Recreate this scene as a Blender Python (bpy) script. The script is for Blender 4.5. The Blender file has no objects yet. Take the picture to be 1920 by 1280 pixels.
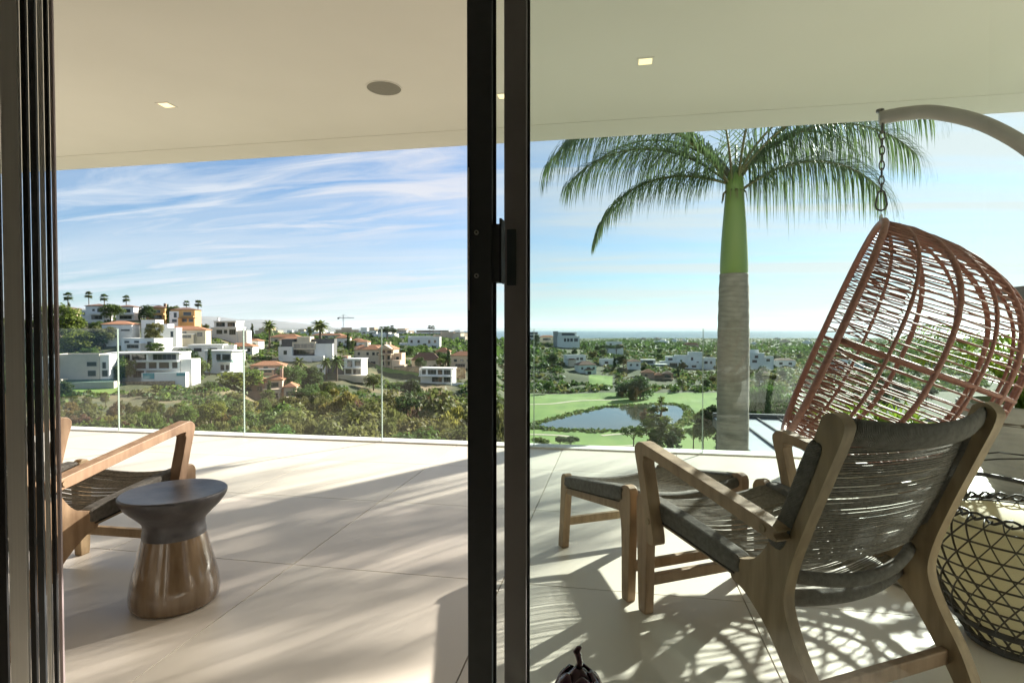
import bpy, math, random
import numpy as np
from math import sin, cos, pi, radians, sqrt, atan2, tan
from mathutils import Vector, Matrix, noise

# ------------------------------------------------------------------ camera, sky, sun, exposure
SC = bpy.context.scene
COL = SC.collection
F, PSI, TH, CAMZ = 1067.0, radians(10.5), radians(1.235), 1.1     # focal length in photo pixels, yaw, pitch, eye height
SUN_AZ, SUN_EL = radians(35.0), radians(25.5)                     # azimuth from the terrace normal (+Y) towards +X
cd = bpy.data.cameras.new('camera'); cam = bpy.data.objects.new('camera', cd); COL.objects.link(cam)
cd.sensor_width = 36.0; cd.lens = 36.0 * F / 1920.0; cd.clip_start = 0.05; cd.clip_end = 200000.0
cam.location = (0, 0, CAMZ); cam.rotation_euler = (pi / 2 - TH, 0, PSI)
SC.camera = cam
SC.view_settings.view_transform = 'Standard'; SC.view_settings.look = 'None'
SC.view_settings.exposure = 2.0; SC.view_settings.gamma = 1.0; SC.view_settings.use_curve_mapping = False
SC.render.engine = 'CYCLES'
SC.cycles.use_denoising = True
SC.cycles.max_bounces = 12; SC.cycles.diffuse_bounces = 5; SC.cycles.glossy_bounces = 4
SC.cycles.transmission_bounces = 8; SC.cycles.transparent_max_bounces = 40; SC.cycles.volume_bounces = 1
SC.cycles.sample_clamp_indirect = 4.0
SC.cycles.caustics_reflective = False; SC.cycles.caustics_refractive = False

sd = bpy.data.lights.new('sun', 'SUN'); sun = bpy.data.objects.new('sun', sd); COL.objects.link(sun)
sd.energy = 4.0; sd.angle = radians(0.7); sd.color = (1.0, 0.93, 0.82)
SDIR = Vector((sin(SUN_AZ) * cos(SUN_EL), cos(SUN_AZ) * cos(SUN_EL), sin(SUN_EL)))
sun.rotation_euler = SDIR.to_track_quat('Z', 'Y').to_euler(); sun.location = (20, 30, 40)

W = bpy.data.worlds.new('World'); SC.world = W; W.use_nodes = True
nt = W.node_tree; nt.nodes.clear()
def N(t, typ, **kw):
    n = t.nodes.new(typ)
    for k, v in kw.items(): setattr(n, k, v)
    return n
def mth(t, op, a, b=None, clamp=False):
    n = N(t, 'ShaderNodeMath', operation=op); n.use_clamp = clamp
    for i, v in enumerate((a, b)):
        if v is None: continue
        if isinstance(v, (int, float)): n.inputs[i].default_value = v
        else: t.links.new(v, n.inputs[i])
    return n.outputs[0]
def ramp(t, fac, stops):
    n = N(t, 'ShaderNodeValToRGB'); cr = n.color_ramp
    while len(cr.elements) < len(stops): cr.elements.new(0.5)
    for e, (p, c) in zip(cr.elements, stops):
        e.position = p; e.color = (*c, 1) if isinstance(c, tuple) else (c, c, c, 1)
    t.links.new(fac, n.inputs[0]); return n.outputs[0]
def mixc(t, fac, a, b, mode='MIX'):
    n = N(t, 'ShaderNodeMix', data_type='RGBA', blend_type=mode)
    for i, v in ((0, fac), (6, a), (7, b)):
        if isinstance(v, (int, float)): n.inputs[i].default_value = v
        elif isinstance(v, tuple): n.inputs[i].default_value = (*v, 1)
        else: t.links.new(v, n.inputs[i])
    return n.outputs[2]
def build_sky():
    t = nt; L = t.links
    sky = N(t, 'ShaderNodeTexSky', sky_type='NISHITA'); sky.sun_disc = False
    sky.sun_elevation = SUN_EL; sky.sun_rotation = SUN_AZ
    sky.altitude = 100; sky.air_density = 1.0; sky.dust_density = 0.4; sky.ozone_density = 2.5
    tc = N(t, 'ShaderNodeTexCoord'); sep = N(t, 'ShaderNodeSeparateXYZ'); L.new(tc.outputs['Generated'], sep.inputs[0])
    zc = mth(t, 'MAXIMUM', sep.outputs[2], 0.0)
    den = mth(t, 'ADD', zc, 0.10)
    u = mth(t, 'DIVIDE', sep.outputs[0], den); v = mth(t, 'DIVIDE', sep.outputs[1], den)
    comb = N(t, 'ShaderNodeCombineXYZ'); L.new(u, comb.inputs[0]); L.new(v, comb.inputs[1])
    def nz(rot, sx, sy, scale, det, rough, dist, off):
        m = N(t, 'ShaderNodeMapping'); L.new(comb.outputs[0], m.inputs[0])
        m.inputs['Rotation'].default_value = (0, 0, radians(rot)); m.inputs['Scale'].default_value = (sx, sy, 1)
        m.inputs['Location'].default_value = (off, off * 0.7, 0)
        n = N(t, 'ShaderNodeTexNoise'); L.new(m.outputs[0], n.inputs['Vector'])
        n.inputs['Scale'].default_value = scale; n.inputs['Detail'].default_value = det
        n.inputs['Roughness'].default_value = rough; n.inputs['Distortion'].default_value = dist
        return n.outputs[0]
    big = nz(14, 0.30, 0.75, 0.62, 3, 0.5, 0.4, 4.2)          # where the cirrus lies
    wisp = nz(22, 0.55, 2.1, 1.5, 9, 0.62, 0.9, 1.7)          # its fibres
    cir = mth(t, 'MULTIPLY', ramp(t, big, [(0.33, 0.0), (0.54, 1.0)]), ramp(t, wisp, [(0.36, 0.0), (0.62, 1.0)]))
    # a thin bright veil, thicker towards the sun and low over the sea
    sh = Vector((sin(SUN_AZ), cos(SUN_AZ), 0))
    tos = mth(t, 'ADD', mth(t, 'MULTIPLY', sep.outputs[0], sh.x), mth(t, 'MULTIPLY', sep.outputs[1], sh.y))
    veil = ramp(t, tos, [(0.35, 0.0), (0.55, 0.30), (0.75, 0.75), (1.0, 0.92)])
    low = ramp(t, zc, [(0.0, 0.85), (0.05, 0.78), (0.12, 0.58), (0.20, 0.34), (0.30, 0.10), (0.45, 0.0)])
    soft = nz(-12, 0.28, 1.7, 0.8, 8, 0.6, 0.7, 9.1)
    veil = mth(t, 'MULTIPLY', mth(t, 'MAXIMUM', veil, low), ramp(t, soft, [(0.38, 0.30), (0.58, 1.0)]))
    fac = mth(t, 'MAXIMUM', mth(t, 'MULTIPLY', cir, 0.85), veil, clamp=True)
    ccol = ramp(t, tos, [(0.2, (3.8, 4.2, 4.6)), (0.75, (4.75, 4.5, 4.45)), (1.0, (5.4, 5.15, 5.0))])
    skyc = mixc(t, 1.0, sky.outputs[0], (0.44, 0.61, 0.73), 'MULTIPLY')
    col = mixc(t, fac, skyc, ccol)
    bg = N(t, 'ShaderNodeBackground'); L.new(col, bg.inputs[0]); bg.inputs[1].default_value = 0.05
    out = N(t, 'ShaderNodeOutputWorld'); L.new(bg.outputs[0], out.inputs[0])
build_sky()

# ------------------------------------------------------------------ helpers
rnd = random.Random(7)
def house_xy(X, D): return (X * cos(PSI) - D * sin(PSI), X * sin(PSI) + D * cos(PSI))
def V(X, D, z): x, y = house_xy(X, D); return Vector((x, y, z))            # camera-yaw frame -> world
def at(px, py, D):                                                         # sight line through a photo point, at depth D
    a, b = (px - 960) / F, (640 - py) / F
    dy, dz = cos(TH) + b * sin(TH), -sin(TH) + b * cos(TH); t = D / dy
    return V(a * t, D, CAMZ + dz * t)
def ground(px, py, z=0.0):
    a, b = (px - 960) / F, (640 - py) / F
    dy, dz = cos(TH) + b * sin(TH), -sin(TH) + b * cos(TH); t = (z - CAMZ) / dz
    return V(a * t, dy * t, z)
def facade_x(px, y):                                                       # x on a plane parallel to the terrace edge
    k = (px - 960) / F; D = y / (cos(PSI) + k * sin(PSI)); return D * (k * cos(PSI) - sin(PSI))

MATS = {}
def mat(name, col, rough=0.6, col2=None, scale=8.0, stretch=(1, 1, 1), bump=0.0, bscale=None, metal=0.0, spec=0.5,
        detail=6, contrast=(0.3, 0.7), objvar=0.0, transl=0.0, coat=0.0, coords='Object', bdist=0.01):
    if name in MATS: return MATS[name]
    m = bpy.data.materials.new(name); m.use_nodes = True; t = m.node_tree; L = t.links
    b = t.nodes['Principled BSDF']; out = t.nodes['Material Output']
    b.inputs['Roughness'].default_value = rough; b.inputs['Metallic'].default_value = metal
    b.inputs['Specular IOR Level'].default_value = spec; b.inputs['Coat Weight'].default_value = coat
    b.inputs['Base Color'].default_value = (*col, 1)
    tc = N(t, 'ShaderNodeTexCoord'); mp = N(t, 'ShaderNodeMapping'); L.new(tc.outputs[coords], mp.inputs[0])
    mp.inputs['Scale'].default_value = stretch
    c = None
    if col2 is not None:
        n = N(t, 'ShaderNodeTexNoise'); L.new(mp.outputs[0], n.inputs['Vector'])
        n.inputs['Scale'].default_value = scale; n.inputs['Detail'].default_value = detail
        c = ramp(t, n.outputs[0], [(contrast[0], col), (contrast[1], col2)])
    if objvar:
        oi = N(t, 'ShaderNodeObjectInfo'); hs = N(t, 'ShaderNodeHueSaturation')
        if c is not None: L.new(c, hs.inputs['Color'])
        else: hs.inputs['Color'].default_value = (*col, 1)
        L.new(mth(t, 'ADD', mth(t, 'MULTIPLY', oi.outputs['Random'], 0.10 * objvar), 0.5 - 0.05 * objvar), hs.inputs['Hue'])
        r2 = mth(t, 'FRACT', mth(t, 'MULTIPLY', oi.outputs['Random'], 17.3))
        L.new(mth(t, 'ADD', mth(t, 'MULTIPLY', r2, 0.7 * objvar), 1.0 - 0.35 * objvar), hs.inputs['Value'])
        c = hs.outputs[0]
    if c is not None: L.new(c, b.inputs['Base Color'])
    if bump:
        n2 = N(t, 'ShaderNodeTexNoise'); L.new(mp.outputs[0], n2.inputs['Vector'])
        n2.inputs['Scale'].default_value = bscale or scale * 3; n2.inputs['Detail'].default_value = 8
        bp = N(t, 'ShaderNodeBump'); bp.inputs['Strength'].default_value = bump; bp.inputs['Distance'].default_value = bdist
        L.new(n2.outputs[0], bp.inputs['Height']); L.new(bp.outputs[0], b.inputs['Normal'])
    if transl:
        tr = N(t, 'ShaderNodeBsdfTranslucent')
        if c is not None: L.new(c, tr.inputs[0])
        else: tr.inputs[0].default_value = (*col, 1)
        mx = N(t, 'ShaderNodeMixShader'); mx.inputs[0].default_value = transl
        L.new(b.outputs[0], mx.inputs[1]); L.new(tr.outputs[0], mx.inputs[2]); L.new(mx.outputs[0], out.inputs[0])
    MATS[name] = m; return m
def glassmat(name, tint, refl=0.9, rough=0.0, base=0.02):
    if name in MATS: return MATS[name]
    m = bpy.data.materials.new(name); m.use_nodes = True; t = m.node_tree; L = t.links; t.nodes.clear()
    tr = N(t, 'ShaderNodeBsdfTransparent'); tr.inputs[0].default_value = (*tint, 1)
    gl = N(t, 'ShaderNodeBsdfGlossy'); gl.inputs['Roughness'].default_value = rough
    fr = N(t, 'ShaderNodeFresnel'); fr.inputs[0].default_value = 1.45
    mx = N(t, 'ShaderNodeMixShader'); geo = N(t, 'ShaderNodeNewGeometry'); L.new(mth(t, 'MULTIPLY', mth(t, 'MULTIPLY', fr.outputs[0], refl), mth(t, 'SUBTRACT', 1.0, geo.outputs['Backfacing'])), mx.inputs[0])
    L.new(tr.outputs[0], mx.inputs[1]); L.new(gl.outputs[0], mx.inputs[2])
    o = N(t, 'ShaderNodeOutputMaterial'); L.new(mx.outputs[0], o.inputs[0]); MATS[name] = m; return m
def ribbed(name, col, col2, scale, axis='Z', rough=0.8, depth=0.004):
    """rope wound round a bar: fine regular bands with depth"""
    if name in MATS: return MATS[name]
    m = mat(name, col, rough, col2, 60, bump=0); t = m.node_tree; L = t.links; b = t.nodes['Principled BSDF']
    tc = N(t, 'ShaderNodeTexCoord'); w = N(t, 'ShaderNodeTexWave', wave_type='BANDS', bands_direction=axis)
    L.new(tc.outputs['Object'], w.inputs['Vector']); w.inputs['Scale'].default_value = scale
    w.inputs['Distortion'].default_value = 0.6; w.inputs['Detail Scale'].default_value = 3
    bp = N(t, 'ShaderNodeBump'); bp.inputs['Distance'].default_value = depth; bp.inputs['Strength'].default_value = 0.9
    L.new(w.outputs[1], bp.inputs['Height']); L.new(bp.outputs[0], b.inputs['Normal']); return m

class MB:
    def __init__(s): s.v = []; s.f = []
    def quad(s, *p):
        k = len(s.v); s.v += [tuple(q) for q in p]; s.f.append(tuple(range(k, k + len(p))))
    def box(s, x0, x1, y0, y1, z0, z1, M=None):
        k = len(s.v)
        p = [(x, y, z) for z in (z0, z1) for y in (y0, y1) for x in (x0, x1)]
        if M is not None: p = [tuple(M @ Vector(q)) for q in p]
        s.v += p
        s.f += [tuple(k + i for i in q) for q in ((0, 2, 3, 1), (4, 5, 7, 6), (0, 1, 5, 4), (2, 6, 7, 3), (0, 4, 6, 2), (1, 3, 7, 5))]
        return s
    def tube(s, pts, r, seg=8, closed=False, flat=1.0, up=None):
        pts = [Vector(p) for p in pts]; n = len(pts); k = len(s.v); prev = None
        for i, p in enumerate(pts):
            if closed: d = pts[(i + 1) % n] - pts[i - 1]
            else: d = pts[min(i + 1, n - 1)] - pts[max(i - 1, 0)]
            d.normalize()
            if prev is None:
                a = Vector(up) if up is not None else (Vector((0, 0, 1)) if abs(d.z) < 0.9 else Vector((1, 0, 0)))
            else: a = prev
            a = (a - d * a.dot(d)).normalized(); b = d.cross(a); prev = a
            rr = r[i] if isinstance(r, (list, tuple)) else r
            for j in range(seg):
                t = 2 * pi * j / seg; s.v.append(tuple(p + a * (rr * cos(t)) + b * (rr * flat * sin(t))))
        for i in range(n if closed else n - 1):
            i2 = (i + 1) % n
            for j in range(seg):
                j2 = (j + 1) % seg; s.f.append((k + i * seg + j, k + i * seg + j2, k + i2 * seg + j2, k + i2 * seg + j))
        if not closed:
            s.f.append(tuple(k + j for j in reversed(range(seg)))); s.f.append(tuple(k + (n - 1) * seg + j for j in range(seg)))
        return s
    def lathe(s, prof, seg=32, c=(0, 0, 0)):
        k = len(s.v); n = len(prof)
        for r, z in prof:
            for j in range(seg):
                t = 2 * pi * j / seg; s.v.append((c[0] + r * cos(t), c[1] + r * sin(t), c[2] + z))
        for i in range(n - 1):
            for j in range(seg):
                j2 = (j + 1) % seg; s.f.append((k + i * seg + j, k + i * seg + j2, k + (i + 1) * seg + j2, k + (i + 1) * seg + j))
        s.f.append(tuple(k + j for j in reversed(range(seg)))); s.f.append(tuple(k + (n - 1) * seg + j for j in range(seg)))
        return s
    def prism_x(s, poly, x0, x1):                       # polygon in (y, z) given thickness along x
        k = len(s.v); n = len(poly)
        s.v += [(x0, y, z) for y, z in poly] + [(x1, y, z) for y, z in poly]
        s.f.append(tuple(k + i for i in range(n))); s.f.append(tuple(k + n + i for i in reversed(range(n))))
        for i in range(n):
            i2 = (i + 1) % n; s.f.append((k + i2, k + i, k + n + i, k + n + i2))
        return s
    def prism_z(s, poly, z0, z1):
        k = len(s.v); n = len(poly)
        s.v += [(x, y, z0) for x, y in poly] + [(x, y, z1) for x, y in poly]
        s.f.append(tuple(k + i for i in reversed(range(n)))); s.f.append(tuple(k + n + i for i in range(n)))
        for i in range(n):
            i2 = (i + 1) % n; s.f.append((k + i, k + i2, k + n + i2, k + n + i))
        return s
    def mesh(s, name, m, smooth=False, off=None):
        me = bpy.data.meshes.new(name)
        vv = s.v if off is None else [(a - off[0], b - off[1], c - off[2]) for a, b, c in s.v]
        me.from_pydata(vv, [], s.f); me.materials.append(m)
        if smooth: me.polygons.foreach_set('use_smooth', [True] * len(me.polygons))
        me.update(); return me
    def build(s, name, m, parent=None, smooth=False, bevel=0.0, world=False, stuff=False, fix=False):
        off = parent.location if (world and parent is not None) else None
        me = s.mesh(name, m, smooth, off)
        if fix:
            import bmesh
            bm = bmesh.new(); bm.from_mesh(me); bmesh.ops.recalc_face_normals(bm, faces=bm.faces); bm.to_mesh(me); bm.free()
        o = bpy.data.objects.new(name, me); COL.objects.link(o)
        if parent is not None: o.parent = parent
        if bevel:
            b = o.modifiers.new('bevel', 'BEVEL'); b.width = bevel; b.segments = 2; b.limit_method = 'ANGLE'; b.angle_limit = radians(40)
        if stuff: o['kind'] = 'stuff'
        return o
def tag(o, label, cat, group=None):
    o['label'] = label; o['category'] = cat
    if group: o['group'] = group
    return o
def struct(o): o['kind'] = 'structure'; return o
def thing(name, label, cat, loc=(0, 0, 0), rz=0.0, group=None):
    o = bpy.data.objects.new(name, None); COL.objects.link(o); o.location = loc; o.rotation_euler = (0, 0, rz)
    o.empty_display_size = 0.2
    return tag(o, label, cat, group)
def copy_tree(o, parent=None):
    c = o.copy(); COL.objects.link(c); c.parent = parent
    for ch in o.children: copy_tree(ch, c)
    return c
def crom(pts, n=6, closed=False):
    pts = [np.array(p, float) for p in pts]; out = []; m = len(pts)
    rng = range(m) if closed else range(m - 1)
    for i in rng:
        if closed: a, b, c, d = pts[i - 1], pts[i], pts[(i + 1) % m], pts[(i + 2) % m]
        else: a, b, c, d = pts[max(i - 1, 0)], pts[i], pts[i + 1], pts[min(i + 2, m - 1)]
        for j in range(n):
            t = j / n
            out.append(0.5 * ((2 * b) + (c - a) * t + (2 * a - 5 * b + 4 * c - d) * t * t + (3 * b - a - 3 * c + d) * t ** 3))
    if not closed: out.append(pts[-1])
    return [tuple(p) for p in out]
# ------------------------------------------------------------------ materials of the house
M_TILE = mat('porcelain', (0.64, 0.575, 0.495), 0.40, (0.72, 0.66, 0.58), 1.6, objvar=.10, bump=0.05, bscale=40, contrast=(0.25, 0.75), bdist=0.002)
M_GROUT = mat('grout', (0.30, 0.255, 0.205), 0.9)
M_PLASTER = mat('plaster', (0.81, 0.79, 0.73), 0.85, (0.85, 0.83, 0.77), 1.2, bump=0.06, bscale=60, bdist=0.002)
M_WHITE = mat('white_render', (0.72, 0.71, 0.68), 0.8, (0.80, 0.79, 0.76), 3)
M_BLACK = mat('black_aluminium', (0.040, 0.046, 0.052), 0.42, (0.05, 0.056, 0.062), 30, bump=0.03, bscale=300, bdist=0.0005)
M_BRONZE = mat('bronze_aluminium', (0.36, 0.30, 0.31), 0.4, (0.42, 0.35, 0.36), 5)
M_ALU = mat('brushed_aluminium', (0.70, 0.70, 0.68), 0.4, (0.78, 0.78, 0.75), 3, (40, 40, 0.4), metal=0.35)
M_STEEL = mat('steel', (0.5, 0.5, 0.48), 0.3, metal=0.9)
M_GASKET = mat('gasket', (0.008, 0.008, 0.009), 0.7)
M_PANE = glassmat('door_glass', (0.947, 0.984, 0.980), 1.3)
M_BGLASS = glassmat('balustrade_glass', (0.958, 0.975, 0.962), 1.6)
M_GEDGE = mat('glass_edge', (0.42, 0.50, 0.47), 0.2, spec=0.8)
M_ROOM = mat('room_wall', (0.78, 0.75, 0.69), 0.8)
M_WALLF = mat('facade_stone', (0.16, 0.15, 0.135), 0.8, (0.21, 0.195, 0.175), 3)
M_ROOMF = mat('room_floor', (0.56, 0.50, 0.42), 0.5, (0.62, 0.56, 0.48), 2)
YF, YB, YE, HC = 1.18, 5.22, 5.30, 2.85          # door plane, balustrade, roof edge, ceiling height

# ------------------------------------------------------------------ the terrace and the room behind the camera
fl = struct(MB().box(-9, 9, 1.05, 5.40, -0.40, -0.012).build('terrace_floor', M_GROUT))
TSZ, G = 1.0, 0.0025
xs = [-0.49 + k * TSZ for k in range(-8, 9)]; ys = [2.41 + k for k in range(-1, 3)] + [5.36]
tiles = {}
for i in range(len(xs) - 1):
    for j in range(len(ys) - 1):
        d = ys[j + 1] - ys[j]
        key = round(d, 3)
        if key not in tiles: tiles[key] = MB().box(G, TSZ - G, G, d - G, -0.012, 0.0).mesh('tile', M_TILE)
        o = bpy.data.objects.new('tile', tiles[key]); COL.objects.link(o); o.parent = fl
        o.location = (xs[i], ys[j], 0)
sl = struct(MB().box(-9, 9, 5.36, 5.44, -0.55, -0.003).build('terrace_edge', M_WHITE, bevel=0.004))
ce = struct(MB().box(-9, 9, 1.34, 4.876, HC, HC + 0.10).build('terrace_ceiling', M_PLASTER))
MB().box(-9, 9, 4.884, YE, HC, HC + 0.10).build('edge_strip', M_PLASTER, ce)
struct(MB().box(-9, 9, 1.0, YE + 0.06, HC + 0.1001, HC + 0.5).build('roof', M_WHITE))
struct(MB().box(-4.2, 4.2, -5.2, 1.05, -0.4, -0.004).build('room_floor', M_ROOMF))
struct(MB().box(-4.2, 4.2, -5.2, 1.34, HC, HC + 0.25).build('room_ceiling', M_PLASTER))
struct(MB().box(-4.2, 4.2, -5.4, -5.2, -0.4, HC + 0.2).build('back_wall', M_ROOM))
struct(MB().box(-4.4, -4.2, -5.4, 1.34, -0.4, HC + 0.2).build('side_wall', M_ROOM))
struct(MB().box(4.2, 4.4, -5.4, 1.34, -0.4, HC + 0.2).build('side_wall', M_ROOM))
XL = facade_x(8, YF)
struct(MB().box(-4.2, XL - 0.30, 1.0, 1.34, -0.004, HC).build('facade_wall', M_WALLF))
struct(MB().box(-9, -4.401, 1.0, 1.34, -0.4, HC).build('facade_wall', M_WALLF))
struct(MB().box(4.401, 9, 1.0, 1.34, -0.4, HC).build('facade_wall', M_WALLF))
struct(MB().box(1.45, 4.2, 1.0, 1.34, -0.004, HC).build('facade_wall', M_WHITE))

# the left jamb: a stack of grey and black aluminium sections
jamb = thing('door_jamb', 'stack of grey and black aluminium door jamb sections at the open side', 'door frame', (XL, YF, 0))
def jx(px, y): return facade_x(px, y)
for nm, a, b, y0, y1, m in (('jamb_filler', -190, -21, 1.182, 1.26, M_ALU), ('gasket', -20, 8, 1.184, 1.190, M_GASKET), ('jamb_panel', 8, 47, 1.180, 1.187, M_ALU), ('gasket', 47, 62, 1.186, 1.192, M_GASKET),
                            ('track_cover', 62, 79, 1.183, 1.189, M_BLACK), ('jamb_strip', 79, 90, 1.184, 1.189, M_ALU), ('gasket', 90, 101, 1.188, 1.193, M_GASKET), ('jamb_strip', 101, 111.5, 1.187, 1.192, M_BRONZE)):
    xa, xb = jx(a, y0), jx(b, y1)
    MB().box(xa + 0.0004, xb - 0.0004, y0, y1, 0.0, HC).build(nm, m, jamb, world=True, bevel=0.0008)

def door_leaf(name, label, pxa, pxb, y0, width, mstile, mrail):
    x0, x1 = facade_x(pxa, y0), facade_x(pxb, y0 + (0.045 if pxb < 960 else 0)); xe = x0 + width
    r = thing(name, label, 'sliding door', (x0, y0, 0), group=None)
    sw = x1 - x0
    MB().box(x0, x1, y0, y0 + 0.045, 0.02, HC - 0.03).build('stile', mstile, r, world=True, bevel=0.002)
    MB().box(xe - sw, xe, y0, y0 + 0.045, 0.02, HC - 0.03).build('stile', mstile, r, world=True, bevel=0.002)
    MB().box(x1, xe - sw, y0 + 0.001, y0 + 0.044, 0.02, 0.09).build('rail', mrail, r, world=True)
    MB().box(x1, xe - sw, y0 + 0.001, y0 + 0.044, HC - 0.09, HC - 0.03).build('rail', mrail, r, world=True)
    MB().box(x1 + 0.0003, xe - sw, y0 + 0.018, y0 + 0.026, 0.09, HC - 0.09).build('glass_pane', M_PANE, r, world=True)
    for xx, dx in ((x1, 0.006),):
        MB().box(xx, xx + dx, y0 + 0.012, y0 + 0.017, 0.09, HC - 0.09).build('gasket', M_GASKET, r, world=True)
    return r, x0, x1
leaf1, lx0, lx1 = door_leaf('sliding_door', 'black framed sliding door leaf with lock plate and two screws', 876, 931, YF, 1.16, M_BLACK, M_BLACK)
leaf2, mx0, mx1 = door_leaf('sliding_door', 'bronze framed sliding door leaf behind the black one', 945, 987, YF + 0.10, 1.24, M_BRONZE, M_BRONZE)
zt, zb = at(900, 418, 1.2).z, at(900, 528, 1.2).z
MB().box(lx1 - 0.004, facade_x(938, YF), YF + 0.004, YF + 0.040, zb, zt).build('lock_plate', M_BLACK, leaf1, world=True, bevel=0.001)
MB().box(facade_x(937, YF), facade_x(941, YF), YF - 0.004, YF + 0.036, zb - 0.002, zt + 0.01).build('strike_edge', M_GASKET, leaf1, world=True)
MB().box(facade_x(878.5, YF), facade_x(880.5, YF), YF - 0.0025, YF - 0.0003, zb - 0.06, zt + 0.12).build('trim_strip', M_ALU, leaf1, world=True)
for py in (434, 516):
    p = at(894, py, 1.2); x = facade_x(894, YF)
    sc = MB(); sc.tube([(x, YF - 0.003, p.z), (x, YF + 0.001, p.z)], 0.0052, 12); s_ = sc.build('screw', M_STEEL, leaf1, world=True)
    hx = MB(); hx.tube([(x, YF - 0.0036, p.z), (x, YF - 0.0029, p.z)], 0.0022, 6); hx.build('screw_socket', M_GASKET, s_, world=False)
    s_.children[0].location = -Vector(leaf1.location)
z1, z2 = at(960, 430, 1.3).z, at(960, 535, 1.3).z
MB().box(facade_x(951, YF + .1), facade_x(968, YF + .1), YF + 0.097, YF + 0.0995, z2, z1).build('pull_recess', M_BLACK, leaf2, world=True)
trk = struct(MB().box(-2.4, 1.45, 1.12, 1.34, -0.012, 0.012).build('door_track', M_ALU))

# glass balustrade: a row of clear panels in a channel
bal = thing('glass_balustrade', 'frameless clear glass balustrade along the edge of the terrace', 'balustrade', (0, YB, 0))
MB().box(-9, 9, YB - 0.035, YB + 0.035, 0.0, 0.014).build('base_channel', M_WHITE, bal, world=True, bevel=0.002)
jx0 = [-0.76 + 1.5 * k for k in range(-6, 7)]
for a, b in zip(jx0[:-1], jx0[1:]):
    p = MB().box(a + 0.004, b - 0.004, YB - 0.0085, YB + 0.0085, 0.0145, 1.105).build('glass_panel', M_BGLASS, bal, world=True)
    for xx in (a + 0.003, b - 0.003):
        e = MB().box(xx - 0.0009, xx + 0.0009, YB - 0.0083, YB + 0.0083, 0.0145, 1.105).build('polished_edge', M_GEDGE, p)
        e.location = -Vector(bal.location)
    e = MB().box(a + 0.008, b - 0.008, YB - 0.008, YB + 0.008, 1.1055, 1.107).build('top_edge', M_GEDGE, p); e.location = -Vector(bal.location)

# ceiling fittings
M_LAMP = bpy.data.materials.new('lamp_light'); M_LAMP.use_nodes = True
_b = M_LAMP.node_tree.nodes['Principled BSDF']; _b.inputs['Emission Color'].default_value = (1.0, 0.72, 0.36, 1); _b.inputs['Emission Strength'].default_value = .42
_b.inputs['Base Color'].default_value = (0.8, 0.7, 0.5, 1)
for px, py, lab in ((312, 197, 'lit square downlight in the ceiling over the stool'), (1210, 115, 'lit square downlight in the ceiling over the ottoman'),
                    (945, 180, 'lit square downlight in the ceiling behind the door stiles')):
    g = ground(px, py, HC); r = thing('downlight', lab, 'downlight', (g.x, g.y, HC), group=None)
    m = MB()
    for (a, b, c, d) in ((-.055, .055, -.055, -.043), (-.055, .055, .043, .055), (-.055, -.043, -.043, .043), (.043, .055, -.043, .043)): m.box(a, b, c, d, -0.004, -0.0005)
    m.build('trim', M_PLASTER, r); MB().box(-.042, .042, -.042, .042, -0.0028, -0.0008).build('diffuser', M_LAMP, r)
g = ground(720, 165, HC); r = thing('ceiling_speaker', 'round grey speaker grille set in the ceiling', 'speaker', (g.x, g.y, HC))
MB().lathe([(0.130, -0.0005), (0.130, -0.006), (0.122, -0.006), (0.122, -0.0005)], 48).build('rim', M_PLASTER, r, smooth=False)
MB().lathe([(0.1215, -0.001), (0.1215, -0.004), (0.09, -0.0055), (0.0, -0.006)], 48).build('grille', mat('grille', (0.30, 0.29, 0.25), 0.8, (0.22, 0.21, 0.18), 400), r)

# ------------------------------------------------------------------ furniture
M_TEAK = mat('teak', (0.24, 0.150, 0.080), 0.58, (0.38, 0.262, 0.155), 5.0, (7, 7, 1.2), bump=0.12, bscale=25, objvar=0.25, bdist=0.002)
M_ROPE = mat('rope', (0.15, 0.135, 0.115), 0.85, (0.29, 0.262, 0.225), 90, (1, 1, 1), bump=0.5, bscale=220, bdist=0.002)
M_WRAPY = ribbed('rope_wrap_y', (0.13, 0.118, 0.10), (0.235, 0.213, 0.185), 70, 'Y')
M_WRAPX = ribbed('rope_wrap_x', (0.13, 0.118, 0.10), (0.235, 0.213, 0.185), 70, 'X')
M_WRAPZ = ribbed('rope_wrap_z', (0.13, 0.118, 0.10), (0.235, 0.213, 0.185), 70, 'Z')
M_DARK = mat('black_groove', (0.015, 0.013, 0.011), 0.8)

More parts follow.
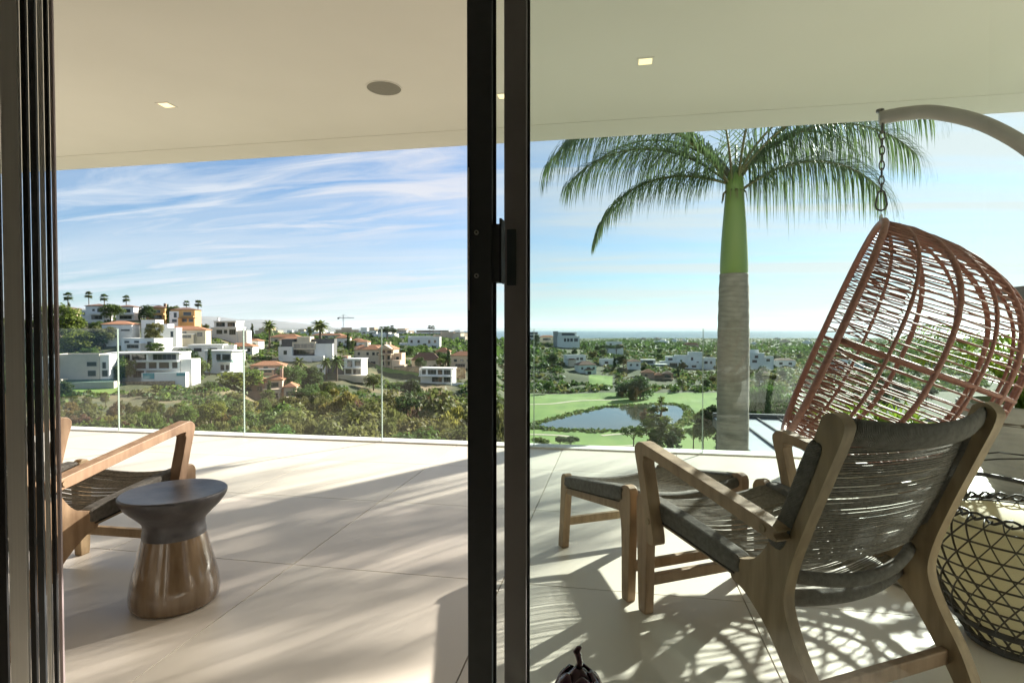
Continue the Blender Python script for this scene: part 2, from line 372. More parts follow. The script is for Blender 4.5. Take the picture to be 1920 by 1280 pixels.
def lounge_chair(name, label, group, loc, rz):
    r = thing(name, label, 'lounge chair', loc, rz, group); Wd = 0.62; T = 0.040; R = random.Random(3)
    Y = crom([(-.805, .855), (-.735, .68), (-.665, .535), (-.605, .445), (-.545, .413), (-.50, .409), (-.495, .375), (-.50, .338),
              (-.555, .318), (-.64, .25), (-.715, .15), (-.775, .055), (-.80, 0.0), (-.825, 0), (-.852, 0.0), (-.80, .14), (-.735, .25), (-.70, .345),
              (-.715, .44), (-.765, .575), (-.83, .73), (-.875, .84), (-.872, .876), (-.845, .892), (-.818, .882)], 5, True)
    Y = [(y, max(z, 0.0)) for y, z in Y]
    legp = crom([(-.04, .452), (-.02, .466), (.01, .462), (.028, .44), (.03, .40), (.022, .2), (.012, .0), (-.012, .0), (-.034, .0), (-.042, .2), (-.047, .31), (-.052, .345), (-.075, .368), (-.075, .40), (-.06, .44)], 4, True)
    legp = [(y, max(z, 0.0)) for y, z in legp]
    for s in (-1, 1):
        xo, xi = s * Wd / 2, s * (Wd / 2 - T); a, b = min(xo, xi), max(xo, xi)
        MB().prism_x(Y, a, b).build('rear_leg', M_TEAK, r, bevel=0.006, fix=True)
        MB().prism_x(legp, a, b).build('front_leg', M_TEAK, r, bevel=0.006, fix=True)
        MB().prism_x([(-.07, .442), (-.502, .397), (-.502, .345), (-.07, .385)], a + .003, b - .003).build('side_rail', M_TEAK, r, bevel=0.003, fix=True)
        wr = MB().prism_x(crom([(-.062, .466), (-.28, .447), (-.515, .418), (-.528, .39), (-.512, .362), (-.28, .384), (-.066, .407), (-.055, .44)], 3, True), a - .007, b + .007)
        wr.build('rail_wrap', M_WRAPY, r, bevel=0.010, fix=True)
        MB().prism_x([(-.066, .4045), (-.512, .3600), (-.512, .3565), (-.066, .4010)], a - .006, b + .006).build('rail_groove', M_DARK, r, fix=True)
        # rope wound round the front of the back post
        MB().prism_x(crom([(-.772, .80), (-.70, .628), (-.645, .515), (-.665, .492), (-.697, .502), (-.745, .61), (-.815, .785), (-.80, .812)], 3, True), a - .006, b + .006).build('post_wrap', M_WRAPZ, r, bevel=0.008, fix=True)
        # armrest, bolted to the outside of the frame
        A = crom([(-.70, .532), (-.712, .552), (-.70, .572), (-.42, .622), (-.15, .668), (-.075, .680), (-.045, .668), (-.036, .64), (-.06, .56), (-.105, .39), (-.122, .325), (-.142, .318), (-.162, .332), (-.14, .43), (-.098, .585), (-.098, .618), (-.125, .632), (-.42, .583)], 4, True)
        ax0, ax1 = (xo, xo + s * .052); MB().prism_x(A, min(ax0, ax1) , max(ax0, ax1)).build('armrest', M_TEAK, r, bevel=0.007, fix=True)
        for (yy, zz) in ((-.675, .556), (-.128, .40)):
            MB().tube([(xo + s * .051, yy, zz), (xo + s * .0555, yy, zz)], .011, 12).build('dowel_plug', M_TEAK, r)
    xi = Wd / 2 - T
    def bowed(y, z, bow, sag, n=13): return [(-xi + 2 * xi * k / (n - 1), y - bow * (1 - (2 * k / (n - 1) - 1) ** 2), z - sag * (1 - (2 * k / (n - 1) - 1) ** 2)) for k in range(n)]
    # top rail: a wrapped curved band
    tb = MB(); tb.tube(bowed(-.835, .845, .05, .022), .038, 10, flat=.40, up=(0, -.35, 1)); tb.build('top_rail', M_WRAPX, r, smooth=True)
    MB().tube(bowed(-.645, .405, .06, .03), .021, 10, flat=.8).build('lower_back_rail', M_WRAPX, r, smooth=True)
    MB().tube(bowed(-.60, .318, .05, .012), .024, 10).build('seat_rear_rail', M_WRAPX, r, smooth=True)
    MB().tube(bowed(-.03, .425, 0, .022), .021, 10).build('seat_front_rail', M_WRAPX, r, smooth=True)
    st = MB()
    n = 54
    for k in range(n):                                        # back strands
        t = k / (n - 1); y = -.80 + .15 * t - .01 * sin(pi * t) + R.uniform(-.001, .001); z = .80 - .365 * t + R.uniform(-.0012, .0012)
        st.tube(bowed(y, z, .034 + R.uniform(-.002, .002), .005 + R.uniform(-.0015, .0015), 9), .0031 + R.uniform(-.0004, .0005), 4)
    st.build('back_weave', M_ROPE, r, stuff=True)
    st = MB(); n = 78
    for k in range(n):                                        # seat strands
        t = k / (n - 1); y = -.05 - .535 * t + R.uniform(-.0012, .0012); z = .452 - .098 * t * 1.05 + R.uniform(-.001, .001)
        st.tube(bowed(y, z, R.uniform(-.002, .002), .030 + .012 * t + R.uniform(-.003, .003), 9), .0029 + R.uniform(-.0003, .0005), 4)
    st.build('seat_weave', M_ROPE, r, stuff=True)
    MB().box(-xi, xi, -.018, .008, .10, .142).build('front_stretcher', M_TEAK, r, bevel=0.004)
    MB().box(-xi, xi, -.765, -.738, .095, .14).build('rear_stretcher', M_TEAK, r, bevel=0.004)
    return r

gA = None
chairR = lounge_chair('lounge_chair', 'teak and grey rope lounge chair with an ottoman, beside the hanging chair', gA, V(.79, 2.3085, 0), radians(31))
chairL = lounge_chair('lounge_chair', 'teak and grey rope lounge chair beside the glazed ceramic stool', gA, V(-1.818, 2.726, 0), radians(0.5))

def ottoman():
    r = thing('ottoman', 'low teak ottoman with woven grey rope seat in front of the lounge chair', 'ottoman', V(.741, 2.385, 0), radians(31)); Wd = .60; T = .038; R = random.Random(5); L = .595
    pa = crom([(L - .05, .355), (L - .03, .378), (L - .005, .378), (L + .012, .36), (L + .018, .32), (L + .03, .15), (L + .045, 0), (L + .02, 0), (L + .0, 0), (L - .02, .15), (L - .035, .275), (L - .06, .315)], 4, True)
    pb = crom([(.05, .452), (.02, .468), (-.01, .468), (-.028, .45), (-.03, .40), (-.022, .2), (-.012, 0), (.012, 0), (.032, 0), (.036, .2), (.042, .31), (.055, .352), (.085, .378), (.08, .42)], 4, True)
    zl = lambda y: .462 - (.462 - .372) * y / L
    for s in (-1, 1):
        xo, xi = s * Wd / 2, s * (Wd / 2 - T); a, b = min(xo, xi), max(xo, xi)
        for p in (pa, pb): MB().prism_x([(y, max(z, 0)) for y, z in p], a, b).build('leg', M_TEAK, r, bevel=0.006, fix=True)
        MB().prism_x([(.06, .40), (L - .045, .33), (L - .045, .285), (.06, .352)], a + .003, b - .003).build('side_rail', M_TEAK, r, bevel=0.003, fix=True)
        MB().prism_x(crom([(.045, .458), (.28, .418), (L - .055, .376), (L - .035, .35), (L - .05, .325), (.28, .362), (.05, .398), (.035, .43)], 3, True), a - .007, b + .007).build('rail_wrap', M_WRAPY, r, bevel=0.01, fix=True)
        MB().prism_x([(.05, .3955), (L - .05, .3225), (L - .05, .319), (.05, .392)], a - .006, b + .006).build('rail_groove', M_DARK, r, fix=True)
    xi = Wd / 2 - T
    def sag(y, z, d, n=11): return [(-xi + 2 * xi * k / (n - 1), y, z - d * (1 - (2 * k / (n - 1) - 1) ** 2)) for k in range(n)]
    MB().tube(sag(.01, .43, .035), .022, 10).build('end_rail', M_WRAPX, r, smooth=True)
    MB().tube(sag(L - .015, .35, .030), .020, 10).build('end_rail', M_WRAPX, r, smooth=True)
    st = MB(); n = 66
    for k in range(n):
        y = .035 + (L - .075) * k / (n - 1); st.tube(sag(y + R.uniform(-.0012, .0012), zl(y) - .008, .036 + R.uniform(-.003, .003), 9), .0026 + R.uniform(-.0003, .0004), 4)
    st.build('seat_weave', M_ROPE, r, stuff=True)
    MB().box(-xi, xi, L - .01, L + .015, .115, .155).build('stretcher', M_TEAK, r, bevel=0.004)
    MB().box(-xi, xi, -.004, .022, .115, .155).build('stretcher', M_TEAK, r, bevel=0.004)
ottoman()

def stool():
    p = V(-1.365, 2.285, 0); r = thing('ceramic_stool', 'glazed brown ceramic stool with a dark bowl shaped top', 'stool', p)
    glaze = mat('brown_glaze', (0.125, 0.080, 0.045), 0.12, (0.24, 0.17, 0.105), 3, (6, 6, .8), coat=0.7, bump=0.03, bscale=20, contrast=(.35, .65))
    dark = mat('dark_glaze', (0.045, 0.042, 0.045), 0.38, (0.10, 0.095, 0.10), 9, bump=0.25, bscale=45, bdist=0.004, contrast=(.4, .75))
    MB().lathe(crom([(.150, 0.0), (.168, .006), (.176, .03), (.175, .07), (.163, .13), (.146, .19), (.130, .25), (.122, .285), (.119, .30)], 4), 64).build('body', glaze, r, smooth=True)
    m = MB(); m.lathe(crom([(.1205, .262), (.124, .268), (.124, .29), (.121, .31), (.125, .335), (.150, .362), (.185, .395), (.207, .425), (.211, .440), (.207, .447), (.195, .448), (.12, .444), (0.0005, .443)], 4), 64)
    kk = 64                                                   # the dark glaze ends in an uneven line with runs
    for j in range(64):
        a = 2 * pi * j / 64; dz = .012 * sin(a * 2 + .6) + .006 * sin(a * 5) - (.018 if j in (41, 43, 45) else 0)
        x, y, z = m.v[j]; m.v[j] = (x, y, z + dz - .008)
    m.build('bowl_top', dark, r, smooth=True); r.scale = (.92, .92, 1)
stool()

def lantern():
    p = V(1.77, 1.96, 0); r = thing('rattan_lantern', 'floor lantern of black open rattan weave round a cream shade', 'lantern', p)
    M_CANE = mat('black_cane', (0.022, 0.020, 0.018), 0.45, (0.045, 0.04, 0.036), 40)
    M_SHADE = mat('cream_shade', (0.70, 0.64, 0.47), 0.8, (0.76, 0.70, 0.53), 4, transl=0.5)
    prof = crom([(.135, .005), (.17, .06), (.215, .14), (.255, .24), (.272, .33), (.262, .41), (.238, .47), (.215, .497), (.19, .506)], 6)
    zs = np.array([q[1] for q in prof]); rs = np.array([q[0] for q in prof]); RR = lambda z: float(np.interp(z, zs, rs))
    MB().lathe([(max(RR(z) - .018, .02), z) for z in np.linspace(.02, .475, 20)], 48).build('shade', M_SHADE, r, smooth=True)
    m = MB(); nz = 24
    for d in (1, -1):
        for k in range(26):
            pts = []
            for q in range(nz + 1):
                z = .008 + .494 * q / nz; a = 2 * pi * k / 26 + d * 1.15 * (q / nz); rr = RR(z) + .003 * d; pts.append((rr * cos(a), rr * sin(a), z))
            m.tube(pts, .0046, 5, flat=.45, up=(0, 0, 1))
    for k in range(10):
        z = .04 + .43 * k / 9; rr = RR(z) + .0005; m.tube([(rr * cos(2 * pi * q / 48), rr * sin(2 * pi * q / 48), z + .004 * sin(4 * pi * q / 48)) for q in range(48)], .0038, 5, True, flat=.6, up=(0, 0, 1))
    m.build('weave', M_CANE, r, smooth=True, stuff=True)
    for z, h in ((.018, .014), (.10, .012)):
        rr = RR(z) + .004; MB().tube([(rr * cos(2 * pi * q / 48), rr * sin(2 * pi * q / 48), z) for q in range(48)], h, 8, True, flat=.5, up=(0, 0, 1)).build('hoop', M_CANE, r, smooth=True)
    m = MB()
    for ph in (0, pi):
        m.tube([((.205 + .012 * cos(q * .9 + ph)) * cos(2 * pi * q / 90), (.205 + .012 * cos(q * .9 + ph)) * sin(2 * pi * q / 90), .503 + .012 * sin(q * .9 + ph)) for q in range(90)], .005, 6, True)
    m.build('twisted_rim', M_CANE, r, smooth=True)
    aa = radians(112); r.scale = (1, 1, .93)
    MB().tube(crom([(.2 * cos(aa), .2 * sin(aa), .50), (.21 * cos(aa), .21 * sin(aa), .56), (.17 * cos(aa), .17 * sin(aa), .60), (0, 0, .612), (-.17 * cos(aa), -.17 * sin(aa), .60), (-.21 * cos(aa), -.21 * sin(aa), .56), (-.2 * cos(aa), -.2 * sin(aa), .50)], 6), .0085, 8).build('handle', M_CANE, r, smooth=True)
lantern()

# hanging egg chair with its stand
CH = V(.909, -.414, 0); CH.z = 0; CH.normalize(); UP = Vector((0, 0, 1)); TAU = radians(21.5)
EA = (UP * cos(TAU) + CH * sin(TAU)); EC = (CH * cos(TAU) - UP * sin(TAU)); EB = EA.cross(EC)
E0 = V(1.624, 2.9, 1.085); RA, RC, RB, EN = .575, .79, .45, 2.5
def egg(th, ph, k=1.0):
    s = math.copysign(abs(sin(th)) ** (2 / EN), sin(th)); c = abs(cos(th)) ** (2 / EN)
    return E0 + EA * (RA * s * k) + (EC * (RC * cos(ph)) + EB * (RB * sin(ph))) * (c * k)
def hanging_chair():
    R = random.Random(11)
    M_WICK = mat('brown_wicker', (0.20, 0.082, 0.058), 0.5, (0.33, 0.150, 0.110), 60, bump=0.4, bscale=180, bdist=0.002)
    r = thing('hanging_chair', 'egg shaped reddish brown wicker chair hanging from a chain', 'hanging chair', (E0.x, E0.y, egg(-pi / 2 + .4, 0).z))
    def meridian(ph, n=44, k=1.0, a=-pi / 2, b=pi / 2): return [egg(a + (b - a) * q / (n - 1), ph, k) for q in range(n)]
    rim = meridian(pi / 2, 40) + meridian(-pi / 2, 40)[::-1][1:-1]
    MB().tube(rim, .0165, 10, True).build('rim', M_WICK, r, world=True, smooth=True)
    for i in range(1, 12):
        ph = -pi / 2 + pi * i / 12; rad = .016 if i == 6 else (.0125 if i % 2 == 0 else .0085)
        pts = meridian(ph, 60, 1.0, -pi / 2 + .03, pi / 2 - .03)
        rr = [rad * (1 + .10 * sin(q * 2.2)) for q in range(60)]
        MB().tube(pts, rr, 8).build('rib', M_WICK, r, world=True, smooth=True)
    m = MB(); n = 44
    for k in range(n):
        th = -1.36 + 2.74 * k / (n - 1) + R.uniform(-.008, .008); dth = R.uniform(-.004, .004); e_ = R.uniform(-.004, .004)
        pts = [egg(th + dth * sin(q / 22 * pi * 3 + k) + e_ * (q / 11 - 1), -pi / 2 + pi * q / 22, 1.002) for q in range(23)]
        m.tube(pts, .0042 + R.uniform(-.0004, .0005), 6)
    m.build('weave', mat('wicker_strand', (0.22, 0.095, 0.068), 0.55, (0.31, 0.145, 0.105), 12), r, world=True, smooth=True, stuff=True)
    for ths, rad in ((-.02, .0085),): MB().tube([egg(ths, -pi / 2 + pi * q / 26, 1.004) for q in range(27)], rad, 8).build('waist_band', M_WICK, r, world=True, smooth=True)
    m = MB()
    for s in (-1, 1):                                         # loops laced between rim and first rib
        for k in range(46):
            t0 = -1.42 + 2.84 * k / 46; pts = []
            for q in range(9):
                u = q / 8; pts.append(egg(t0 + .045 * u + .03 * sin(2 * pi * u), s * (pi / 2 - (pi / 13) * sin(pi * u)), 1.0))
            m.tube(pts, .003, 4)
    m.build('edge_loops', M_WICK, r, world=True, stuff=True)
    H = egg(pi / 2, 0) + UP * .008
    MB().tube([H + EB * (.022 * cos(2 * pi * q / 16)) + UP * (.022 * sin(2 * pi * q / 16) + .012) for q in range(16)], .005, 6, True).build('hanger_ring', M_STEEL, r, world=True, smooth=True)
    # chain and carabiner
    TOP = Vector((H.x, H.y, 2.10)); c = thing('chain', 'dark steel chain with a carabiner above the wicker chair', 'chain', (H.x, H.y, H.z + .02))
    M_CH = mat('dark_steel', (0.10, 0.10, 0.095), 0.4, (0.17, 0.17, 0.16), 30, metal=0.7)
    z = H.z + .042
    cb = MB(); cb.tube([Vector((H.x, H.y, z + .012)) + CH * (x_ * .9) + UP * z_ for x_, z_ in ((0, 0), (.020, .008), (.027, .028), (.022, .060), (.014, .092), (0, .102), (-.014, .092), (-.022, .060), (-.027, .028), (-.020, .008))], .0048, 6, True)
    cb.build('carabiner', M_CH, c, world=True, smooth=True); z += .102; k = 0
    while z < TOP.z - .045:
        d = CH if k % 2 else EB; m = MB()
        m.tube([Vector((H.x, H.y, z + .022)) + d * (.011 * cos(2 * pi * q / 14)) + UP * (.0235 * sin(2 * pi * q / 14)) for q in range(14)], .0034, 6, True)
        m.build('link', M_CH, c, world=True, smooth=True); z += .0365; k += 1
    # stand
    M_STAND = mat('taupe_powder_coat', (0.30, 0.29, 0.27), 0.42, (0.36, 0.345, 0.32), 12, bump=0.05, bscale=120, bdist=0.001)
    base = Vector((H.x, H.y, 0)) + CH * .22
    s = thing('hanging_chair_stand', 'curved taupe tube stand carrying the hanging chair', 'chair stand', base)
    path = [Vector((H.x, H.y, 0)) + CH * q + UP * zz for q, zz in ((-.012, 2.135), (.10, 2.140), (.22, 2.125), (.40, 2.045), (.58, 1.89), (.72, 1.68), (.785, 1.42), (.765, 1.15), (.70, .85), (.635, .55), (.585, .28), (.565, .055))]
    MB().tube(crom(path, 5), .033, 14).build('pole', M_STAND, s, world=True, smooth=True)
    MB().tube([Vector((H.x, H.y, 0)) + CH * (-.010) + UP * 2.163, Vector((H.x, H.y, 0)) + CH * (-.010) + UP * 2.176], .018, 12).build('end_cap', M_CH, s, world=True)
    MB().tube([TOP + EB * (.014 * cos(2 * pi * q / 14)) - UP * (.014 + .026 * sin(2 * pi * q / 14) - .0) for q in range(14)], .005, 6, True).build('hook', M_CH, s, world=True, smooth=True)
    for rad in (.50,):
        MB().tube([base + CH * (rad * .72 * cos(2 * pi * q / 48)) + EB * (rad * sin(2 * pi * q / 48)) + UP * .026 for q in range(48)], .026, 10, True).build('base_ring', M_STAND, s, world=True, smooth=True)
    MB().tube([base + CH * q + UP * .026 for q in (-.34, -.1, .2, .36)], .024, 10).build('base_bar', M_STAND, s, world=True, smooth=True)
    # black strap holding the basket to the pole
    pz = .52; q0 = Vector((H.x, H.y, 0)) + CH * .628 + UP * pz; q1 = egg(-.55, -.25)
    st = thing('strap', 'black strap tying the wicker chair to its stand', 'strap', (q0.x, q0.y, pz - .04))
    MB().tube([q0 - UP * .032, q0 + UP * .032 + CH * .008], .040, 16).build('cuff', M_DARK, st, world=True)
    m = MB(); m.tube([q0 - CH * .03 + EB * .03, q0 * .5 + q1 * .5 + UP * .02, q1], .0035, 5); m.tube([q0 - CH * .03 - EB * .03, q0 * .5 + q1 * .5 - UP * .01, q1 - UP * .03], .0035, 5); m.build('cord', M_DARK, st, world=True)
hanging_chair()

# inside, beside the glass: a purple artichoke ornament on a small table that stays below the picture
def artichoke():
    p = V(.101, .85, 0); ZT = .455
    t = thing('side_table', 'small round side table inside the glass under the artichoke ornament', 'table', p)
    MB().lathe([(.14, ZT - .02), (.145, ZT - .012), (.142, ZT)], 32).build('table_top', M_TEAK, t)
    for k in range(3):
        a = 2 * pi * k / 3; MB().tube([(.09 * cos(a), .09 * sin(a), ZT - .02), (.13 * cos(a), .13 * sin(a), 0.0)], .012, 8).build('leg', M_TEAK, t)
    r = thing('artichoke_ornament', 'dark purple glazed artichoke ornament with a curled stem', 'ornament', p + Vector((0, 0, ZT)))
    M_P = mat('purple_glaze', (0.045, 0.012, 0.030), 0.22, (0.085, 0.028, 0.060), 14, coat=0.6)
    M_PE = mat('purple_edge', (0.16, 0.09, 0.13), 0.3)
    MB().lathe(crom([(.022, 0), (.036, .012), (.043, .045), (.038, .085), (.022, .118), (.006, .134), (.001, .136)], 4), 28).build('core', M_P, r, smooth=True)
    cz = np.array([0, .012, .045, .085, .118, .134, .138]); cr = np.array([.030, .040, .046, .040, .024, .008, .002])
    for row, (z0, nn, h) in enumerate(((.004, 7, .052), (.026, 7, .056), (.050, 6, .054), (.074, 6, .048), (.094, 5, .036))):
        for k in range(nn):
            a = 2 * pi * (k + .5 * (row % 2)) / nn; m = MB(); nx, nz = 8, 8; w = 1.15 * pi / nn
            for side, th in ((0, 0.0015), (1, .0050)):
                for i in range(nz + 1):
                    for j in range(nx + 1):
                        u = j / nx * 2 - 1; v = i / nz; wid = w * sqrt(max(.02, 1 - max(0, (v - .35) / .66) ** 2.2))
                        z = z0 + h * v; rad = float(np.interp(z, cz, cr)) + th + .0035 * v - .002 * u * u
                        m.v.append((rad * cos(a + wid * u), rad * sin(a + wid * u), z))
            st = (nz + 1) * (nx + 1)
            for i in range(nz):
                for j in range(nx):
                    q = i * (nx + 1) + j; m.f.append((q + 1, q, q + nx + 1, q + nx + 2)); m.f.append((st + q, st + q + 1, st + q + nx + 2, st + q + nx + 1))
            for i in range(nz):
                q = i * (nx + 1); m.f.append((q, st + q, st + q + nx + 1, q + nx + 1)); q += nx; m.f.append((st + q, q, q + nx + 1, st + q + nx + 1))
            for j in range(nx): q = nz * (nx + 1) + j; m.f.append((q + 1, q, st + q, st + q + 1))
            m.build('leaf_scale', M_P, r, smooth=True)
    MB().tube([(.0, 0, .128), (.001, 0, .142), (-.001, 0, .152), (-.003, 0, .158), (.0, 0, .1635), (.0035, 0, .166)], [.0062, .0050, .0052, .0062, .0042, .0022], 10).build('stem', M_P, r, smooth=True)
artichoke()
# ------------------------------------------------------------------ plants on and beside the terrace
M_FROND = mat('palm_leaflet', (0.075, 0.125, 0.045), 0.42, (0.15, 0.20, 0.085), 6, transl=0.45, contrast=(.3, .75))
M_RACHIS = mat('palm_rachis', (0.16, 0.12, 0.06), 0.6, (0.20, 0.19, 0.07), 5)
M_SHAFT = mat('crownshaft', (0.17, 0.25, 0.05), 0.42, (0.27, 0.33, 0.09), 3, (1, 1, .35), contrast=(.35, .7))
def banded_trunk():
    m = mat('royal_trunk', (0.22, 0.19, 0.14), 0.85, (0.33, 0.29, 0.225), 7, (1, 1, 2.2), bump=0.35, bscale=22, bdist=0.01)
    t = m.node_tree; b = t.nodes['Principled BSDF']; L = t.links
    tc = N(t, 'ShaderNodeTexCoord'); w = N(t, 'ShaderNodeTexWave', bands_direction='Z'); L.new(tc.outputs['Object'], w.inputs[0])
    w.inputs['Scale'].default_value = 4.6; w.inputs['Distortion'].default_value = 4.5; w.inputs['Detail'].default_value = 5; w.inputs['Detail Scale'].default_value = .6
    old = b.inputs['Base Color'].links[0].from_socket
    dark = mixc(t, mth(t, 'MULTIPLY', ramp(t, w.outputs[1], [(.60, 0.0), (.97, 1.0)]), .30), old, (0.15, 0.125, 0.09)); L.new(dark, b.inputs['Base Color'])
    return m
def frond(m, o, az, e0, e1, L, R, droop=1.0, ll=.62, nl=64, width=.020, twist=0.0):
    """rachis + hanging leaflets; az is a world heading, e0/e1 the start and end elevation"""
    pts = []; p = Vector(o); n = 26; dirs = []
    for i in range(n + 1):
        t = i / n; e = e0 + (e1 - e0) * t ** 1.35; d = Vector((cos(az) * cos(e), sin(az) * cos(e), sin(e))); pts.append(p.copy()); dirs.append(d); p = p + d * (L / n)
    m[0].tube(pts, [.020 * (1 - .85 * i / n) + .002 for i in range(n + 1)], 5)
    side = Vector((-sin(az), cos(az), 0))
    for k in range(nl):
        t = .10 + .90 * (k / (nl - 1)) ** .95; f = t * n; i = min(int(f), n - 1); q = pts[i].lerp(pts[i + 1], f - i); d = dirs[i]
        prof = min(1.0, (t + .05) / .25) * (1 - .62 * max(0, (t - .45) / .55) ** 1.4)
        for s in (-1, 1):
            l = ll * prof * R.uniform(.75, 1.12); a = d * (.55 + .5 * t) + side * (s * R.uniform(.55, .9)) + Vector((0, 0, R.uniform(-.25, .35))); a.normalize()
            v = q.copy(); w = width * R.uniform(.7, 1.2); prev = None; seg = 4
            for g in range(seg + 1):
                u = g / seg; ww = w * (1 - u ** 1.6) * .5 + .0012
                dd = (a * (1 - u * .85) + Vector((0, 0, -1)) * (u * 1.6 * droop)).normalized(); cr = dd.cross(UP)
                if cr.length < .05: cr = side.copy()
                cr.normalize(); cr = (cr + d * R.uniform(-.2, .2)).normalized()
                cur = (v - cr * ww, v + cr * ww)
                if prev: m[1].quad(prev[0], prev[1], cur[1], cur[0])
                prev = cur; v = v + dd * (l / seg)
def royal_palm():
    R = random.Random(21); P = V(.389 * 8.0, 8.0, 0); z0 = -7.5
    r = thing('royal_palm', 'tall palm with ringed grey trunk and green crownshaft just beyond the balustrade', 'palm tree', (P.x, P.y, z0))
    cx, cy = P.x, P.y
    zz = lambda py: CAMZ + (617 - py) / F * 8.0
    prof = [(.25, z0), (.235, -3.5), (.215, -.9), (.213, .3), (.212, .9), (.205, 1.35), (.198, 1.65), (.190, zz(514))]
    pr = crom(prof, 8)
    m = MB(); m.lathe([(q[0] * (1 + .012 * sin(q[1] * 31)), q[1]) for q in pr], 28, (cx, cy, 0)); m.build('trunk', banded_trunk(), r, world=True, smooth=True)
    z1 = zz(511); MB().lathe(crom([(.178, z1 - .03), (.186, z1 + .03), (.184, z1 + .18), (.168, z1 + .5), (.142, z1 + .85), (.122, z1 + 1.12), (.118, z1 + 1.25), (.07, z1 + 1.42), (.02, z1 + 1.5)], 6), 24, (cx, cy, 0)).build('crownshaft', M_SHAFT, r, world=True, smooth=True)
    o = Vector((cx, cy, z1 + 1.20)); fw = radians(90) + PSI                     # heading straight away from the camera
    # (heading relative to camera-forward, +left; start elevation; end elevation; length)
    for (h, e0, e1, L, ll) in ((92, 16, -78, 2.35, .52), (84, 54, -62, 3.2, .92), (72, 44, -50, 2.7, .85), (104, 50, -48, 2.9, .85), (-84, 46, -44, 3.15, 1.0), (-66, 50, -34, 3.1, .95), (-92, 58, -34, 3.2, .95),
                               (60, 50, -55, 2.8, .66), (-78, 36, -46, 2.7, .95), (24, 58, -42, 2.5, .8), (-22, 60, -42, 2.5, .8), (150, 62, -52, 2.2, .8), (-152, 60, -50, 2.2, .8), (-140, 46, -55, 3.0, .68), (170, 60, -60, 2.8, .6)):
        m = (MB(), MB()); frond(m, o + Vector((R.uniform(-.05, .05), R.uniform(-.05, .05), R.uniform(-.1, .1))), fw + radians(h), radians(e0), radians(e1), L, R, 1.9, ll * 1.38, {-66: 60}.get(h, 126 if 65 < abs(h) < 106 else 30), .0150)
        fr = m[0].build('frond', M_RACHIS, r, world=True, smooth=True); lf = m[1].build('leaflets', M_FROND, fr, stuff=True); lf.location = -Vector(r.location)
    m = MB()
    for k in range(16):
        a = R.uniform(0, 2 * pi); b = Vector((cos(a), sin(a), 0)); p0 = Vector((cx, cy, z1 + 1.16)) + b * .09
        m.tube([p0, p0 + b * .06 - UP * .05, p0 + b * .08 - UP * .18], [.012, .008, .003], 4)
    m.build('frond_base_fibres', M_RACHIS, r, world=True)
royal_palm()

M_LEAFB = mat('bright_leaf', (0.15, 0.27, 0.025), 0.4, (0.30, 0.40, 0.05), 5, transl=0.5, objvar=.3)
M_POT = mat('grey_pot', (0.30, 0.29, 0.27), 0.85, (0.37, 0.36, 0.33), 10, bump=0.2, bscale=50)
M_TROUGH = mat('sand_trough', (0.36, 0.28, 0.20), 0.85, (0.44, 0.35, 0.26), 6, bump=.15)
M_SOIL = mat('soil', (0.06, 0.042, 0.028), 0.95, (0.10, 0.075, 0.05), 20, bump=.5)
def potted_palm():
    R = random.Random(4); P = V(3.42, 3.68, 0)
    pot = thing('planter', 'grey ribbed planter tapering to its foot beside the chair stand', 'planter', P)
    prof = []
    for k in range(61):
        t = k / 60; prof.append((.20 + .235 * t ** .75 + .004 * sin(k * 2.1), .62 * t))
    MB().lathe(prof + [(.41, .62), (.405, .55)], 40).build('pot', M_POT, pot, smooth=True); MB().lathe([(.405, .50), (.40, .565), (.01, .575)], 30).build('soil', M_SOIL, pot)
    r = thing('areca_palm', 'bright green feathery palm growing in the grey planter', 'potted palm', P + Vector((0, 0, .57)))
    for k in range(15):
        a = R.uniform(0, 2 * pi); e = radians(R.uniform(58, 84)); m = (MB(), MB())
        frond(m, P + Vector((.10 * cos(a), .10 * sin(a), .57)), a, e, radians(R.uniform(-35, 5)), R.uniform(.75, 1.05), R, .55, .30, 26, .030)
        fr = m[0].build('stalk', M_LEAFB, r, world=True); lf = m[1].build('leaflets', M_LEAFB, fr, stuff=True); lf.location = -Vector(r.location)
potted_palm()
